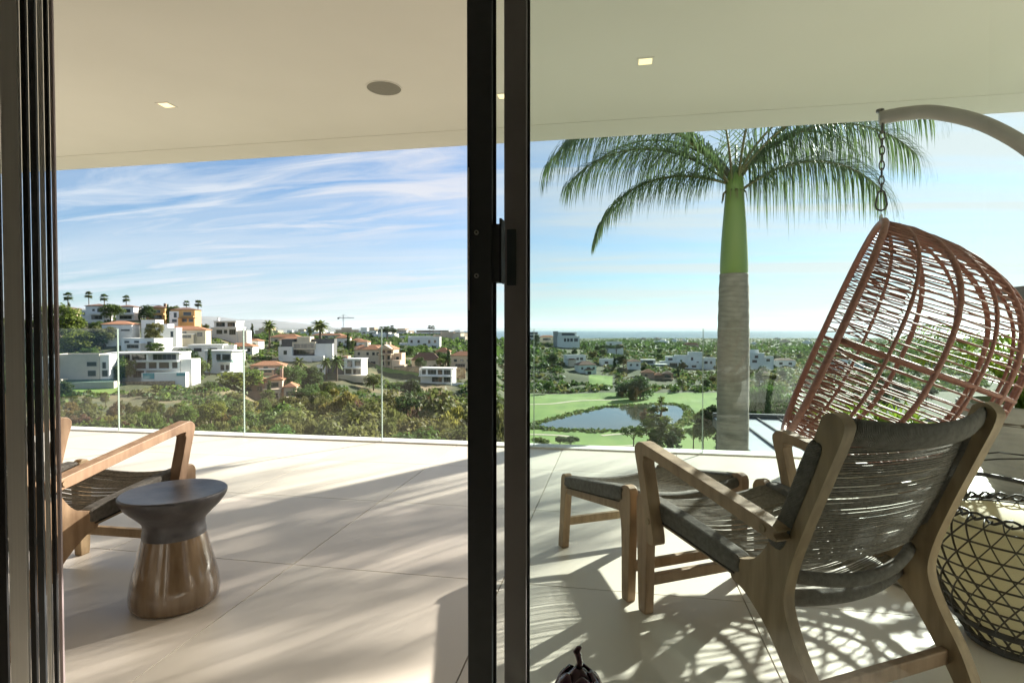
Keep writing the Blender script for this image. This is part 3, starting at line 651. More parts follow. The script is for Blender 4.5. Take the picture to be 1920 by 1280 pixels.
def trough():
    R = random.Random(9); x0, x1, y0, y1, h = facade_x(1545, 4.72), facade_x(1765, 4.72), 4.72, 5.04, .385
    t = thing('trough_planter', 'long sand coloured trough planter by the balustrade', 'planter', ((x0 + x1) / 2, (y0 + y1) / 2, 0))
    for a in ((x0, x1, y0, y0 + .03), (x0, x1, y1 - .03, y1), (x0, x0 + .03, y0 + .0301, y1 - .0301), (x1 - .03, x1, y0 + .0301, y1 - .0301)): MB().box(*a, 0, h).build('side', M_TROUGH, t, world=True, bevel=.004)
    MB().box(x0 + .031, x1 - .031, y0 + .031, y1 - .031, .02, h - .04).build('soil', M_SOIL, t, world=True)
    n = 6
    for k in range(n):
        cx = x0 + .09 + (x1 - x0 - .18) * k / (n - 1); cy = (y0 + y1) / 2 + R.uniform(-.03, .03); z0 = h - .042
        p = thing('rosette_plant', 'spiky yellow green rosette plant in the sand coloured trough', 'plant', (cx, cy, z0), group='rosette plants in the trough')
        for q in range(20):
            a = 2 * pi * q / 20 + R.uniform(-.2, .2); e = R.uniform(.3, 1.35); l = R.uniform(.14, .30); m = MB(); prev = None; v = Vector((cx, cy, z0 + .005))
            for g in range(5):
                u = g / 4; ee = e - u * R.uniform(.5, 1.0); d = Vector((cos(a) * cos(ee), sin(a) * cos(ee), sin(ee))); c_ = Vector((-sin(a), cos(a), .15)); w = .013 * (1 - u ** 2) + .001
                cur = (v - c_ * w, v + UP * (-.004), v + c_ * w)
                if prev: m.quad(prev[0], prev[1], cur[1], cur[0]); m.quad(prev[1], prev[2], cur[2], cur[1])
                prev = cur; v = v + d * (l / 4)
            m.build('leaf', M_LEAFB, p, world=True)
trough()

# ------------------------------------------------------------------ neighbouring roofs just below and beside the terrace
M_SEAM = mat('zinc_sheet', (0.42, 0.44, 0.46), 0.38, (0.48, 0.50, 0.52), 3, metal=.25)
M_SEAMD = mat('zinc_seam', (0.05, 0.055, 0.06), 0.5)
M_WALLD = mat('grey_green_wall', (0.085, 0.10, 0.095), 0.8, (0.12, 0.135, 0.13), 4)
def annex():
    zr = -.92; a = ground(1336, 781, zr); b = ground(1420, 853, zr); x0 = min(a.x, 3.05); y1 = a.y; y0 = 7.35; x1 = x0 + 5.5
    x0 = a.x
    t = thing('metal_roof_annex', 'low outbuilding with a pale standing seam metal roof below the terrace', 'outbuilding', ((x0 + x1) / 2, (y0 + y1) / 2, -7))
    MB().box(x0 + .2, x1 - .2, y0 + .2, y1 - .2, -7, zr - .2).build('wall', M_WALLD, t, world=True)
    MB().box(x0, x1, y0, y1, zr - .2, zr - .02).build('roof_edge', M_SEAMD, t, world=True)
    MB().box(x0, x1, y1 - .12, y1, zr - .0199, zr + .10).build('parapet', M_SEAMD, t, world=True); k = 0; x = x0 + .02
    while x < x1 - .3:
        MB().box(x, x + .43, y0 + .02, y1 - .125, zr - .0199, zr).build('roof_sheet', M_SEAM, t, world=True)
        MB().box(x + .432, x + .462, y0 + .02, y1 - .125, zr - .0199, zr + .035).build('seam', M_SEAMD, t, world=True); x += .464
annex()
def neighbour():
    M_FASC = mat('wood_fascia', (0.24, 0.15, 0.10), 0.7, (0.32, 0.21, 0.15), 4, (1, 1, 12)); M_GL = mat('dark_window', (0.03, 0.045, 0.055), 0.08, spec=.8)
    D = 16.0; p = at(1852, 560, D); q = at(1852, 530, D)
    t = thing('neighbour_house', 'neighbouring house end with a brown timber roof edge', 'house', (p.x + 4, p.y + 3, -9))
    x0, y0 = facade_x(1858, p.y + 3.0), p.y; zt, zb = q.z, p.z + .05
    MB().box(x0, x0 + 9, y0, y0 + 3, zb, zt).build('roof_fascia', M_FASC, t, world=True)
    MB().box(x0 + .8, x0 + 9, y0 + .9, y0 + 2.9, -9, zb - .001).build('wall', M_WHITE, t, world=True)
    w = MB().box(x0 + 1.0, x0 + 4.5, y0 + .84, y0 + .8995, zb - 2.3, zb - .25).build('window', M_GASKET, t, world=True)
    pn = MB().box(x0 + 1.08, x0 + 4.42, y0 + .825, y0 + .839, zb - 2.22, zb - .33).build('pane', M_GL, w); pn.location = -Vector(t.location)
neighbour()
# ------------------------------------------------------------------ the valley: terrain, sea, hills
SEA = -100.0
def Zy(y, D): return CAMZ - (y - 617) * D / F
near0 = [(4, -3.6), (12, -6.0), (30, -9.5), (60, -14.5)]
def prof(*pts):                                     # values above 300 are photo rows, others are heights
    return [(D, Zy(v, D) if v > 300 else v) for D, v in pts]
far = [(900, -60), (2000, -90), (4500, -97), (6500, -104), (12000, -120)]
farm = [(1300, -30), (2500, -78), (4500, -97), (6500, -104), (12000, -120)]
COLS = [
 (-700, near0 + prof((100, -16), (135, -16), (150, 735), (168, 722), (195, 700), (215, 680), (240, 650), (262, 622), (280, 606), (310, 598), (345, 4), (450, -20)) + far),
 (118, near0 + prof((100, -18), (135, -18), (150, 744), (168, 726), (195, 704), (215, 684), (240, 654), (262, 626), (280, 606), (310, 600), (345, 3), (450, -20)) + far),
 (250, near0 + prof((100, -19), (135, -19), (150, 757), (175, 724), (190, 714), (215, 680), (240, 648), (260, 626), (285, 603), (310, 600), (345, 3), (450, -20)) + far),
 (400, near0 + prof((100, -21.5), (140, -21), (165, 747), (200, 714), (222, 702), (245, 676), (280, 648), (320, 632), (350, 630), (430, -16), (600, -30)) + far),
 (500, near0 + prof((100, -24), (150, -25.5), (190, 762), (210, 752), (240, 720), (280, 686), (300, 670), (340, 654), (400, 642), (600, 634), (900, 629)) + farm),
 (620, near0 + prof((100, -25.5), (160, -29), (200, 766), (235, 734), (265, 706), (300, 674), (330, 661), (420, 650), (600, 637), (900, 629)) + farm),
 (740, near0 + prof((100, -28), (170, -33), (220, 770), (260, 738), (290, 722), (314, 714), (322, 694), (340, 690), (400, 670), (480, 656), (700, 635), (900, 630)) + farm),
 (870, near0 + prof((100, -30), (170, -36.5), (230, 774), (270, 744), (300, 722), (330, 704), (345, 688), (400, 670), (480, 656), (700, 640), (900, 632)) + farm),
 (1000, near0 + prof((100, -31), (150, -38), (330, -38), (352, 737), (385, 714), (420, 692), (500, 667), (600, 646), (660, 641), (800, -34)) + farm),
 (1170, near0 + prof((100, -31), (150, -38), (325, -38), (350, -37), (385, 724), (420, 707), (450, 692), (520, 677), (600, 666), (800, 652), (1000, 646), (1500, 641.5), (2500, 638), (4500, 634), (6600, -101.5), (12000, -120))),
 (1340, near0 + prof((100, -31), (150, -38), (320, -38), (380, 724), (450, 707), (520, 692), (600, 678), (800, 663), (1200, 651), (2000, 643), (4000, 636), (6600, -101.5), (12000, -120))),
 (1500, near0 + prof((100, -29), (150, -37), (300, -37.5), (400, 718), (500, 692), (600, 678), (800, 663), (1200, 651), (2000, 643), (4000, 636), (6600, -101.5), (12000, -120))),
 (2700, near0 + prof((100, -29), (150, -37), (300, -37.5), (400, 718), (500, 692), (600, 678), (800, 663), (1200, 651), (2000, 643), (4000, 636), (6600, -101.5), (12000, -120))),
]
_lx = np.array([c[0] for c in COLS], float)
_lp = [(np.log(np.array([p[0] for p in c[1]])), np.array([p[1] for p in c[1]])) for c in COLS]
def terr(px, D):
    ld = math.log(max(D, 4.0)); x = min(max(px, _lx[0]), _lx[-1]); i = min(int(np.searchsorted(_lx, x, 'right')) - 1, len(_lx) - 2)
    t = (x - _lx[i]) / (_lx[i + 1] - _lx[i]); t = t * t * (3 - 2 * t)
    z = float(np.interp(ld, *_lp[i])) * (1 - t) + float(np.interp(ld, *_lp[i + 1])) * t
    flat = 1.0 if not (965 < px < 1420 and 140 < D < 345) else 0.0
    if D > 30: z += flat * min(D * .0045, 2.2) * noise.noise(Vector((px * D / F * .03, D * .03, 1.7)))
    return z
def T(px, D, dz=0.0):
    a = (px - 960) / F; return V(a * D, D, terr(px, D) + dz)
def lawn(px, D):
    if 965 < px < 1450 and 145 < D < 346: return 1.0
    if 118 < px < 222 and 160 < D < 172: return 1.0
    if 1106 < px < 1152 and 375 < D < 425: return 1.0
    if 1385 < px < 1450 and 200 < D < 300: return 1.0
    if 700 < px < 850 and 322 < D < 345: return .8
    return 0.0
def make_terrain():
    pxs = np.linspace(-1300, 3300, 620); Ds = np.exp(np.linspace(math.log(4.5), math.log(9000), 330))
    vs = []; law = []; dryl = []
    for D in Ds:
        for px in pxs:
            p = T(px, D); vs.append(tuple(p)); law.append(lawn(px, D)); dryl.append(max(0.0, min(1.0, (930 - px) / 80)) * max(0.0, min(1.0, (520 - D) / 60)))
    nx = len(pxs); fs = [(j * nx + i, j * nx + i + 1, (j + 1) * nx + i + 1, (j + 1) * nx + i) for j in range(len(Ds) - 1) for i in range(nx - 1)]
    me = bpy.data.meshes.new('terrain'); me.from_pydata(vs, [], fs); me.polygons.foreach_set('use_smooth', [True] * len(fs))
    at_ = me.attributes.new('lawn', 'FLOAT', 'POINT'); at_.data.foreach_set('value', law); a2 = me.attributes.new('dry', 'FLOAT', 'POINT'); a2.data.foreach_set('value', dryl); me.update()
    m = bpy.data.materials.new('hillside'); m.use_nodes = True; t = m.node_tree; L = t.links; b = t.nodes['Principled BSDF']; b.inputs['Roughness'].default_value = .95
    tc = N(t, 'ShaderNodeTexCoord')
    def nz(s, d=6):
        n = N(t, 'ShaderNodeTexNoise'); L.new(tc.outputs['Object'], n.inputs[0]); n.inputs['Scale'].default_value = s; n.inputs['Detail'].default_value = d; return n.outputs[0]
    dry = ramp(t, nz(.35), [(.3, (.17, .125, .065)), (.7, (.26, .20, .115))]); grn = ramp(t, nz(.5), [(.3, (.035, .05, .018)), (.7, (.085, .095, .035))])
    ad = N(t, 'ShaderNodeAttribute', attribute_name='dry'); gm = ramp(t, nz(.045, 8), [(.33, 0.0), (.50, 1.0)]); c = mixc(t, mth(t, 'MAXIMUM', gm, mth(t, 'SUBTRACT', .92, ad.outputs['Fac'])), dry, grn)
    wv = N(t, 'ShaderNodeTexWave'); L.new(tc.outputs['Object'], wv.inputs[0]); wv.inputs['Scale'].default_value = .035; wv.inputs['Distortion'].default_value = 2.0; wv.inputs['Detail'].default_value = 3
    lw = mixc(t, mth(t, 'MULTIPLY', wv.outputs[1], .45), ramp(t, nz(.06, 8), [(.32, (.085, .155, .022)), (.55, (.135, .225, .035)), (.72, (.20, .235, .06))]), (.17, .26, .045))
    a = N(t, 'ShaderNodeAttribute', attribute_name='lawn'); fac = mth(t, 'ADD', a.outputs['Fac'], mth(t, 'MULTIPLY', mth(t, 'SUBTRACT', nz(.25, 3), .5), .5))
    c = mixc(t, ramp(t, fac, [(.42, 0.0), (.55, 1.0)]), c, lw); L.new(c, b.inputs['Base Color'])
    me.materials.append(m); o = bpy.data.objects.new('terrain', me); COL.objects.link(o); struct(o)
make_terrain()
def make_sea():
    m = mat('sea_water', (0.03, 0.085, 0.11), 0.3, spec=.3, bump=.25, bscale=.02, bdist=2.0)
    c = V(0, 0, SEA); R = 36000; pts = [(R * cos(q * pi / 24), R * sin(q * pi / 24), SEA) for q in range(48)]
    mb = MB(); mb.quad(*pts); struct(mb.build('sea', m))
make_sea()
def mountains():
    m = mat('mountain_rock', (0.10, 0.115, 0.10), 0.95, (0.16, 0.16, 0.14), .002); rows = []
    ctrl = [(-900, 640), (-300, 560), (60, 566), (230, 588), (300, 586), (380, 594), (410, 593), (440, 598), (480, 600), (500, 598.5), (530, 602), (560, 607), (600, 611), (640, 615), (680, 618.5), (760, 625)]
    cx = [c[0] for c in ctrl]; cy = [c[1] for c in ctrl]; mb = MB(); xs_ = np.linspace(-900, 760, 240); n = 14
    for j in range(n):
        D = 14000 + 520 * j; h = sin(pi * min(1, (j + .01) / 7.0) / 2) if j <= 7 else cos(pi * (j - 7) / (n - 8) / 2)
        for x in xs_:
            top = Zy(float(np.interp(x, cx, cy)), 17600) + 25 * noise.noise(Vector((x * .03, 0, 0)))
            z = SEA - 20 + (top - SEA + 20) * h + 60 * h * (1 - abs(j - 7) / 7) * 0 + 45 * noise.noise(Vector((x * .02, j * .35, 3))) * (1 if j not in (7,) else 0) * h
            mb.v.append(tuple(V((x - 960) / F * D * (17600 / D), D, z)))
    k = len(xs_)
    mb.f = [(j * k + i, j * k + i + 1, (j + 1) * k + i + 1, (j + 1) * k + i) for j in range(n - 1) for i in range(k - 1)]
    struct(mb.build('mountains', m, smooth=True))
mountains()
# the pond and its paths
ZP = -37.80
def pond():
    m = mat('pond_water', (0.055, 0.060, 0.042), 0.05, spec=1.0, bump=.05, bscale=.8, bdist=.05)
    out = [(1003, 800), (1012, 793), (1045, 785), (1100, 771), (1140, 763), (1185, 760), (1240, 757.5), (1275, 761), (1284, 774), (1281, 786), (1262, 796), (1225, 801), (1180, 804), (1120, 806), (1060, 804), (1020, 801)]
    pts = crom([tuple(ground(x, y, ZP)) for x, y in out], 5, True); mb = MB(); mb.quad(*[(p[0], p[1], ZP) for p in pts]); struct(mb.build('pond', m))
    return pts
POND = pond()
def ribbon(name, pix, w, z, m):
    c = crom([tuple(ground(x, y, z)) for x, y in pix], 8); mb = MB(); prev = None
    for i, p in enumerate(c):
        a, b = Vector(c[max(i - 1, 0)]), Vector(c[min(i + 1, len(c) - 1)]); d = (b - a).normalized(); n = Vector((-d.y, d.x, 0)) * w / 2; cur = (Vector(p) - n, Vector(p) + n)
        if prev: mb.quad(prev[0], prev[1], cur[1], cur[0])
        prev = cur
    return struct(mb.build(name, m))
M_PATH = mat('sand_path', (0.42, 0.36, 0.26), 0.95, (0.50, 0.44, 0.33), .5)
ribbon('cart_path', [(960, 758), (1005, 757.5), (1040, 756), (1075, 751.5), (1110, 750), (1160, 749)], 3.0, -37.90, M_PATH)
ribbon('cart_path', [(960, 814), (1010, 814), (1045, 815.5), (1070, 818)], 2.2, -37.90, M_PATH)
ribbon('cart_path', [(1128, 816), (1150, 814), (1180, 812.5), (1215, 813), (1260, 812)], 2.2, -37.90, M_PATH)
ribbon('cart_path', [(985, 833), (1030, 833.5), (1080, 839), (1140, 837), (1200, 834)], 2.0, -37.90, M_PATH)
ribbon('bunker', [(1010, 834), (1035, 834)], 6.0, -37.88, M_PATH)

# ------------------------------------------------------------------ houses
HM = {
 'white': mat('house_white', (0.74, 0.73, 0.70), 0.85, (0.81, 0.80, 0.77), .35), 'cream': mat('house_cream', (0.58, 0.50, 0.38), 0.85, (0.66, 0.58, 0.45), .6),
 'beige': mat('house_beige', (0.46, 0.43, 0.36), 0.85, (0.52, 0.48, 0.41), .6), 'ochre': mat('house_ochre', (0.55, 0.33, 0.12), 0.85, (0.62, 0.40, 0.17), .6),
 'peach': mat('house_peach', (0.60, 0.45, 0.32), 0.85, (0.66, 0.52, 0.39), .6), 'rose': mat('house_rose', (0.46, 0.28, 0.20), 0.85, (0.55, 0.36, 0.26), .6),
 'dark': mat('house_dark', (0.085, 0.085, 0.085), 0.8, (0.12, 0.12, 0.115), .6), 'grey': mat('house_grey', (0.33, 0.33, 0.32), 0.85, (0.40, 0.40, 0.39), .6),
 'stone': mat('dry_stone', (0.20, 0.15, 0.09), 0.9, (0.46, 0.36, 0.23), 1.3, bump=.5, contrast=(.4, .6)),
 'brown': mat('house_brown', (0.20, 0.13, 0.085), 0.85, (0.28, 0.19, 0.12), .6)}
M_TERRA = mat('terracotta_roof', (0.30, 0.125, 0.06), 0.85, (0.44, 0.21, 0.11), 2.5, bump=.4, bscale=6, bdist=.1)
M_BRTILE = mat('brown_roof', (0.13, 0.075, 0.05), 0.85, (0.21, 0.12, 0.08), 2.5, bump=.4, bscale=6, bdist=.1)
M_WIN = mat('window_pane', (0.030, 0.040, 0.045), 0.06, spec=.7)
M_WINF = mat('window_frame', (0.25, 0.25, 0.25), 0.5)
M_POOL = mat('pool_water', (0.06, 0.30, 0.36), 0.05, (0.09, 0.36, 0.42), 1.0)
M_RAIL = glassmat('far_glass_rail', (0.55, 0.68, 0.66), .8)
def house(label, px, by, D, yaw, vols, wins=(), cat='house', group=None, extra=None, name='villa'):
    """vols: (x0,x1,y0,y1,z0,z1,wall,roof,h) in metres, x to the right, y away, z from the base; wins: (x0,x1,z0,z1,y)"""
    p = at(px, by, D); r = thing(name, label, cat, p, PSI + radians(yaw), group)
    for (x0, x1, y0, y1, z0, z1, wm, roof, h) in vols:
        MB().box(x0, x1, y0, y1, z0 - (5.0 if z0 == 0 else 0), z1).build('wall', HM[wm], r)
        if roof in ('hip', 'hipb'):
            o = .5; e = min((x1 - x0), (y1 - y0)) / 2 + o; mb = MB(); a, b, c, d = x0 - o, x1 + o, y0 - o, y1 + o
            if (b - a) >= (d - c): r0, r1 = (a + e, (c + d) / 2), (b - e + 1e-3, (c + d) / 2)
            else: r0, r1 = ((a + b) / 2, c + e), ((a + b) / 2, d - e + 1e-3)
            A = [(a, c, z1 + .004), (b, c, z1 + .004), (b, d, z1 + .004), (a, d, z1 + .004)]; B = [(q[0], q[1], z1 + .22) for q in A]; R0, R1 = (*r0, z1 + h), (*r1, z1 + h)
            mb.quad(*A[::-1])
            for i in range(4): mb.quad(A[i], A[(i + 1) % 4], B[(i + 1) % 4], B[i])
            if (b - a) >= (d - c): mb.quad(B[0], B[1], R1, R0); mb.quad(B[1], B[2], R1); mb.quad(B[2], B[3], R0, R1); mb.quad(B[3], B[0], R0)
            else: mb.quad(B[0], B[1], R0); mb.quad(B[1], B[2], R1, R0); mb.quad(B[2], B[3], R1); mb.quad(B[3], B[0], R0, R1)
            mb.build('roof', M_TERRA if roof == 'hip' else M_BRTILE, r)
        elif roof == 'slab': MB().box(x0 - h, x1 + h, y0 - h, y1 + .2, z1 + .003, z1 + .38).build('roof', HM['white'], r)
        elif roof == 'par':
            t = .25
            for q in ((x0 - .05, x1 + .05, y0 - .05, y0 + t), (x0 - .05, x1 + .05, y1 - t, y1 + .05), (x0 - .05, x0 + t, y0 + t + .001, y1 - t - .001), (x1 - t, x1 + .05, y0 + t + .001, y1 - t - .001)):
                MB().box(*q, z1 + .003, z1 + h).build('parapet', HM[wm], r)
    for (x0, x1, z0, z1, y) in wins:
        w = MB()
        for q in ((x0, x1, z0, z0 + .12), (x0, x1, z1 - .12, z1), (x0, x0 + .1, z0 + .121, z1 - .121), (x1 - .1, x1, z0 + .121, z1 - .121)): w.box(q[0], q[1], y - .10, y - .003, q[2], q[3])
        n = int((x1 - x0) / 1.9)
        for k in range(1, n + 1 if n > 1 else 1): xm = x0 + (x1 - x0) * k / (n + 1); w.box(xm - .05, xm + .05, y - .09, y - .003, z0 + .121, z1 - .121)
        f = w.build('window', M_WINF, r); MB().box(x0 + .1, x1 - .1, y - .055, y - .004, z0 + .12, z1 - .12).build('pane', M_WIN, f)
    if extra: extra(r)
    return r
RT0 = random.Random(15)
def boxp(r, name, m, *a): return MB().box(*a).build(name, m, r)

# -- the row along the ridge
house('white two storey ridge house with brown roof beneath a tall fan palm', 180, 601, 282, 12, [(-4.5, 4, 0, 8, 0, 7.2, 'white', 'hipb', 1.3), (-7.5, -4.5, 2, 8, 0, 5.0, 'white', 'par', .3)],
      [(-1.6, -.4, 4.6, 5.8, 0), (.6, 3.2, 4.2, 6.1, 0), (-6.8, -5.6, 2.6, 4.2, 2), (-2, 2.8, .6, 2.6, 0)], extra=lambda r: (boxp(r, 'balcony', HM['white'], -2.6, 3.9, -1.6, -.003, 3.0, 3.3), boxp(r, 'balcony_rail', HM['white'], -2.6, 3.9, -1.6, -1.5, 3.301, 3.9)))
house('white ridge house with brown roof next to the bushy round tree', 235, 600, 286, 10, [(-4.2, 3.8, 0, 8, 0, 6.6, 'white', 'hipb', 1.2)],
      [(-2.4, -1.2, 4.0, 5.4, 0), (-.2, 2.4, 3.8, 5.6, 0), (-2.6, 3.0, .5, 2.2, 0)], extra=lambda r: boxp(r, 'balcony', HM['white'], -3, 3.8, -1.8, -.003, 2.7, 3.0))
house('ochre ridge house with solar panels on its roof', 292, 600, 290, 8, [(-4.6, 4.4, 0, 8, 0, 6.2, 'ochre', 'hipb', 1.4)],
      [(-1, 2.2, 3.6, 5.2, 0), (-3.6, -2.4, 3.8, 5.2, 0), (-2, 3, .6, 2.5, 0)], extra=lambda r: (MB().box(-2.6, 1.6, 1.0, 3.0, 7.35, 7.45, Matrix.Rotation(radians(8), 4, 'X')).build('solar_panel', M_WIN, r), boxp(r, 'balcony', HM['ochre'], -2, 4.4, -1.6, -.003, 2.7, 3.5), boxp(r, 'chimney', HM['brown'], 2.5, 3.6, 3, 4, 6.0, 8.6)))
house('half white half ochre ridge house with brown roof and shaded terrace', 344, 606, 280, 10, [(-5.8, 5.2, 0, 8.5, 0, 6.6, 'ochre', 'hipb', 1.3), (-6.2, -2.0, -.4, 5, 0, 5.9, 'white', None, 0)],
      [(-4.2, -2.8, 2.8, 5.2, -.4), (0, 3.6, 3.8, 5.6, 0), (-5, -2.8, .5, 2, -.4), (-.6, 1.6, .6, 2.3, 0), (2.4, 4.8, .6, 2.3, 0)], extra=lambda r: (boxp(r, 'balcony', HM['ochre'], -1.2, 5.0, -1.4, -.004, 3.0, 3.55), boxp(r, 'pergola', HM['brown'], -1.5, 6.5, -3.0, -.003, 2.5, 2.75), boxp(r, 'pillar', HM['ochre'], -1.4, -.7, -2.9, -2.3, -3, 2.49), boxp(r, 'pillar', HM['ochre'], 5.4, 6.1, -2.9, -2.3, -3, 2.49)))
house('pale rose house end behind the ridge cypress', 122, 602, 285, 5, [(-5, 3, 0, 7, 0, 6.2, 'peach', 'hipb', 1.0)], [(-1, .6, 3.4, 5, 0)])
house('white house with a bright terracotta roof below the ridge', 222, 637, 246, 14, [(-6.2, 5.2, 0, 9, 0, 6.6, 'white', 'hip', 1.7)], [(-3.4, -.4, .9, 2.0, 0), (-2.6, -1.6, 4.2, 5.4, 0), (1, 4.4, 3.8, 4.6, 0)], extra=lambda r: boxp(r, 'terrace_wall', HM['white'], -3, 12, -4, -3.7, -5, 0.6))
house('white stepped house with chimney tops below the ochre houses', 283, 627, 252, 6, [(-4, 2, 0, 7, 0, 6, 'white', 'par', .5), (2, 6.5, 1, 7, 0, 4.2, 'white', 'par', .5)], [(-2, 0, 3.2, 4.8, 0), (3, 4.6, 1.4, 2.8, 1)])
house('small white house with one tall dark window on the slope', 316, 640, 246, 10, [(-3.2, 3.2, 0, 6, 0, 5.6, 'white', 'par', .4)], [(.8, 2.0, 1.8, 4.4, 0)])
house('white flat roofed modern house at the end of the ridge', 420, 630, 322, -6, [(-8, 7.5, 0, 9, 0, 4.6, 'white', 'slab', .3), (-6.5, 6.5, 1, 9, 5.0, 8.2, 'white', 'slab', .5)],
      [(-4.5, -1.0, 1.2, 3.6, 0), (0, 2.0, 1.5, 3.6, 0), (3.2, 7, .8, 3.8, 0), (-5.2, 0, 5.4, 7.8, 1), (1.6, 6, 5.4, 7.8, 1)], extra=lambda r: (boxp(r, 'chimney', HM['white'], -6.2, -5, 3, 4, 8.5, 10.4), boxp(r, 'annex', HM['white'], 7.6, 13, 1, 6, -5, 3.2)))
# -- the slope
house('beige modern house with a white tower above the lawn', 156, 722, 170, 16, [(-7.5, 4.2, 0, 9, 0, 9.0, 'beige', 'par', .3), (4.2, 6.6, .6, 8, 0, 8.6, 'white', 'par', .5), (-10, -6.4, -1.5, 7, 0, 8.2, 'white', 'slab', .6)],
      [(-9, -7, 1.2, 6.8, -1.5), (1.0, 3.6, 5.6, 7.0, 0), (1.2, 3.4, 2.6, 4.4, 0), (4.8, 5.8, 4.8, 6.8, .6), (4.7, 6.2, 2.4, 4.4, .6)],
      extra=lambda r: (boxp(r, 'deck', HM['beige'], -4, 9.5, -4.5, -.003, -5, 1.2), boxp(r, 'deck_rail', M_RAIL, -4, 9.5, -4.5, -4.4, 1.2, 2.1), boxp(r, 'porch_roof', HM['cream'], -10.5, -3.2, -5.5, -1.6, 1.9, 2.3), boxp(r, 'pillar', HM['cream'], -4.2, -3.7, -5.3, -4.8, -4, 1.89)))
def v10(r):
    boxp(r, 'balcony', HM['white'], -12.5, 6.2, -2.2, -.003, 3.2, 3.55); boxp(r, 'balcony', HM['white'], -12.5, 9.5, -2.0, -.003, 6.3, 6.7)
    boxp(r, 'terrace', HM['white'], -1, 13.5, -5.0, -2.21, -4, 2.4); boxp(r, 'pool_glass', M_POOL, -.5, 3.2, -5.12, -5.003, 0.2, 2.3); boxp(r, 'pool_glass', M_POOL, 10.5, 13.4, -5.1, -5.003, 1.2, 2.35); boxp(r, 'pool', M_POOL, 0, 13, -4.6, -2.6, 2.401, 2.43)
    for x in (-12.2, -6.6, -1.2): boxp(r, 'pillar', HM['white'], x - .3, x + .3, -2.1, -1.6, -4, 3.19)
    for x in (-.4,): boxp(r, 'pillar', HM['white'], x - .35, x + .35, -1.9, -1.4, 6.71, 9.4)
    boxp(r, 'side_wing', HM['white'], 9.5, 13.2, 1, 9, -4, 7.0); boxp(r, 'canopy', HM['white'], -13.5, 10.5, -2.6, 8, 9.41, 9.85); boxp(r, 'retaining_wall', HM['stone'], -12, 10, -6.2, -5.2, -6, -.6)
house('large white three storey modern villa with deep balconies and a glass edged pool', 284, 709, 184, 8, [(-12, 9.4, 0, 10, 0, 9.4, 'white', None, 0)],
      [(-11.4, -7, 6.9, 9.1, 0), (-6.4, -1.2, 6.9, 9.1, 0), (.6, 8.4, 6.9, 9.1, 0), (-11, -7.2, 3.7, 6, 0), (-5.4, -1.8, 3.7, 6, 0), (-.8, 1.8, 3.7, 6, 0), (2.6, 6, 3.7, 6, 0), (7, 8.8, 3.7, 6, 0), (-11.5, -7.2, .4, 2.9, 0), (-6, -1.6, .4, 2.9, 0)], extra=v10).scale = (.90, .9, .86)
house('white cubic villa with an overhanging upper floor and small pool', 412, 698, 222, -8, [(-6.4, 4.6, 0, 9, 0, 4.2, 'white', None, 0), (-6.4, 5.0, .2, 9, 4.21, 8.2, 'white', 'slab', .7)],
      [(-1.5, .4, 4.8, 7.2, .2), (1.0, 4.4, 4.8, 7.2, .2), (.4, 2.0, .9, 3.0, 0), (2.6, 4.0, .9, 3.0, 0)], extra=lambda r: (boxp(r, 'balcony', HM['white'], 0, 7.0, -1.6, .19, 4.0, 4.2), boxp(r, 'balcony_rail', M_RAIL, 0, 7, -1.6, -1.55, 4.21, 5.1), boxp(r, 'deck', HM['white'], 3, 12, -4, 1, -5, .5), boxp(r, 'pool', M_POOL, 6, 11, -3, 0, .501, .53)))
house('long low white roofed house half hidden behind the large villa', 372, 664, 236, 14, [(-16, -4, 0, 8, 0, 2.6, 'white', 'slab', .3), (-4, 9, 1, 9, 0, 3.6, 'white', 'slab', .3), (9, 13, 3, 8, 0, 3.2, 'white', 'par', .4)], [(-2, 1, 1, 2.6, 1), (4, 7, 1, 2.6, 1)])
house('yellow walled outbuilding with flat roof by the large villa', 207, 690, 200, 10, [(-5, 4, 0, 6, 0, 3.6, 'ochre', 'slab', .3)], [(1, 3, 1, 2.6, 0)])
house('cluster of small white gabled houses on the brow', 472, 649, 335, -10, [(-6, -1, 0, 6, 0, 4, 'white', 'hip', 1.4), (0, 5.5, -2, 4, 0, 3.2, 'white', 'hip', 1.2)], [(-4.4, -3, 1, 2.6, 0), (2, 3.6, .8, 2.2, -2)])
house('cream house under a broad orange tiled roof behind the dark villa', 537, 644, 390, 0, [(-11, 8, 0, 9, 0, 4.2, 'cream', 'hip', 2.4)], [(-8, -6, 1.2, 3, 0), (-2, 1, 1, 3, 0), (4, 6, 1.2, 3, 0)])
house('dark grey and cream flat roofed modern villa with wide glazing', 578, 668, 300, 4, [(-14, -7.6, 1, 9, 0, 9.2, 'dark', None, 0), (-7.6, 12.6, 4, 10, 0, 9.0, 'dark', 'par', .2), (-8.4, 3.6, .5, 9, 3.6, 7.6, 'cream', None, 0), (-6.0, .6, 1.2, 9, 7.61, 10.4, 'cream', None, 0), (3.0, 12.4, 1, 9, 0, 6.2, 'white', 'par', .5), (-15, -8, -1, 1, 0, 4.8, 'white', 'par', .3)],
      [(-9, 3.2, 1.0, 3.5, 3.98), (-12.4, -10.6, 1, 3.2, -1), (-7.6, 2.8, 4.4, 6.6, .5)], extra=lambda r: (boxp(r, 'terrace', HM['white'], -9, 9, -4, .49, -4, .5), boxp(r, 'garden_wall', HM['white'], -13, 3.5, -6, -5.7, -4, -.6)))
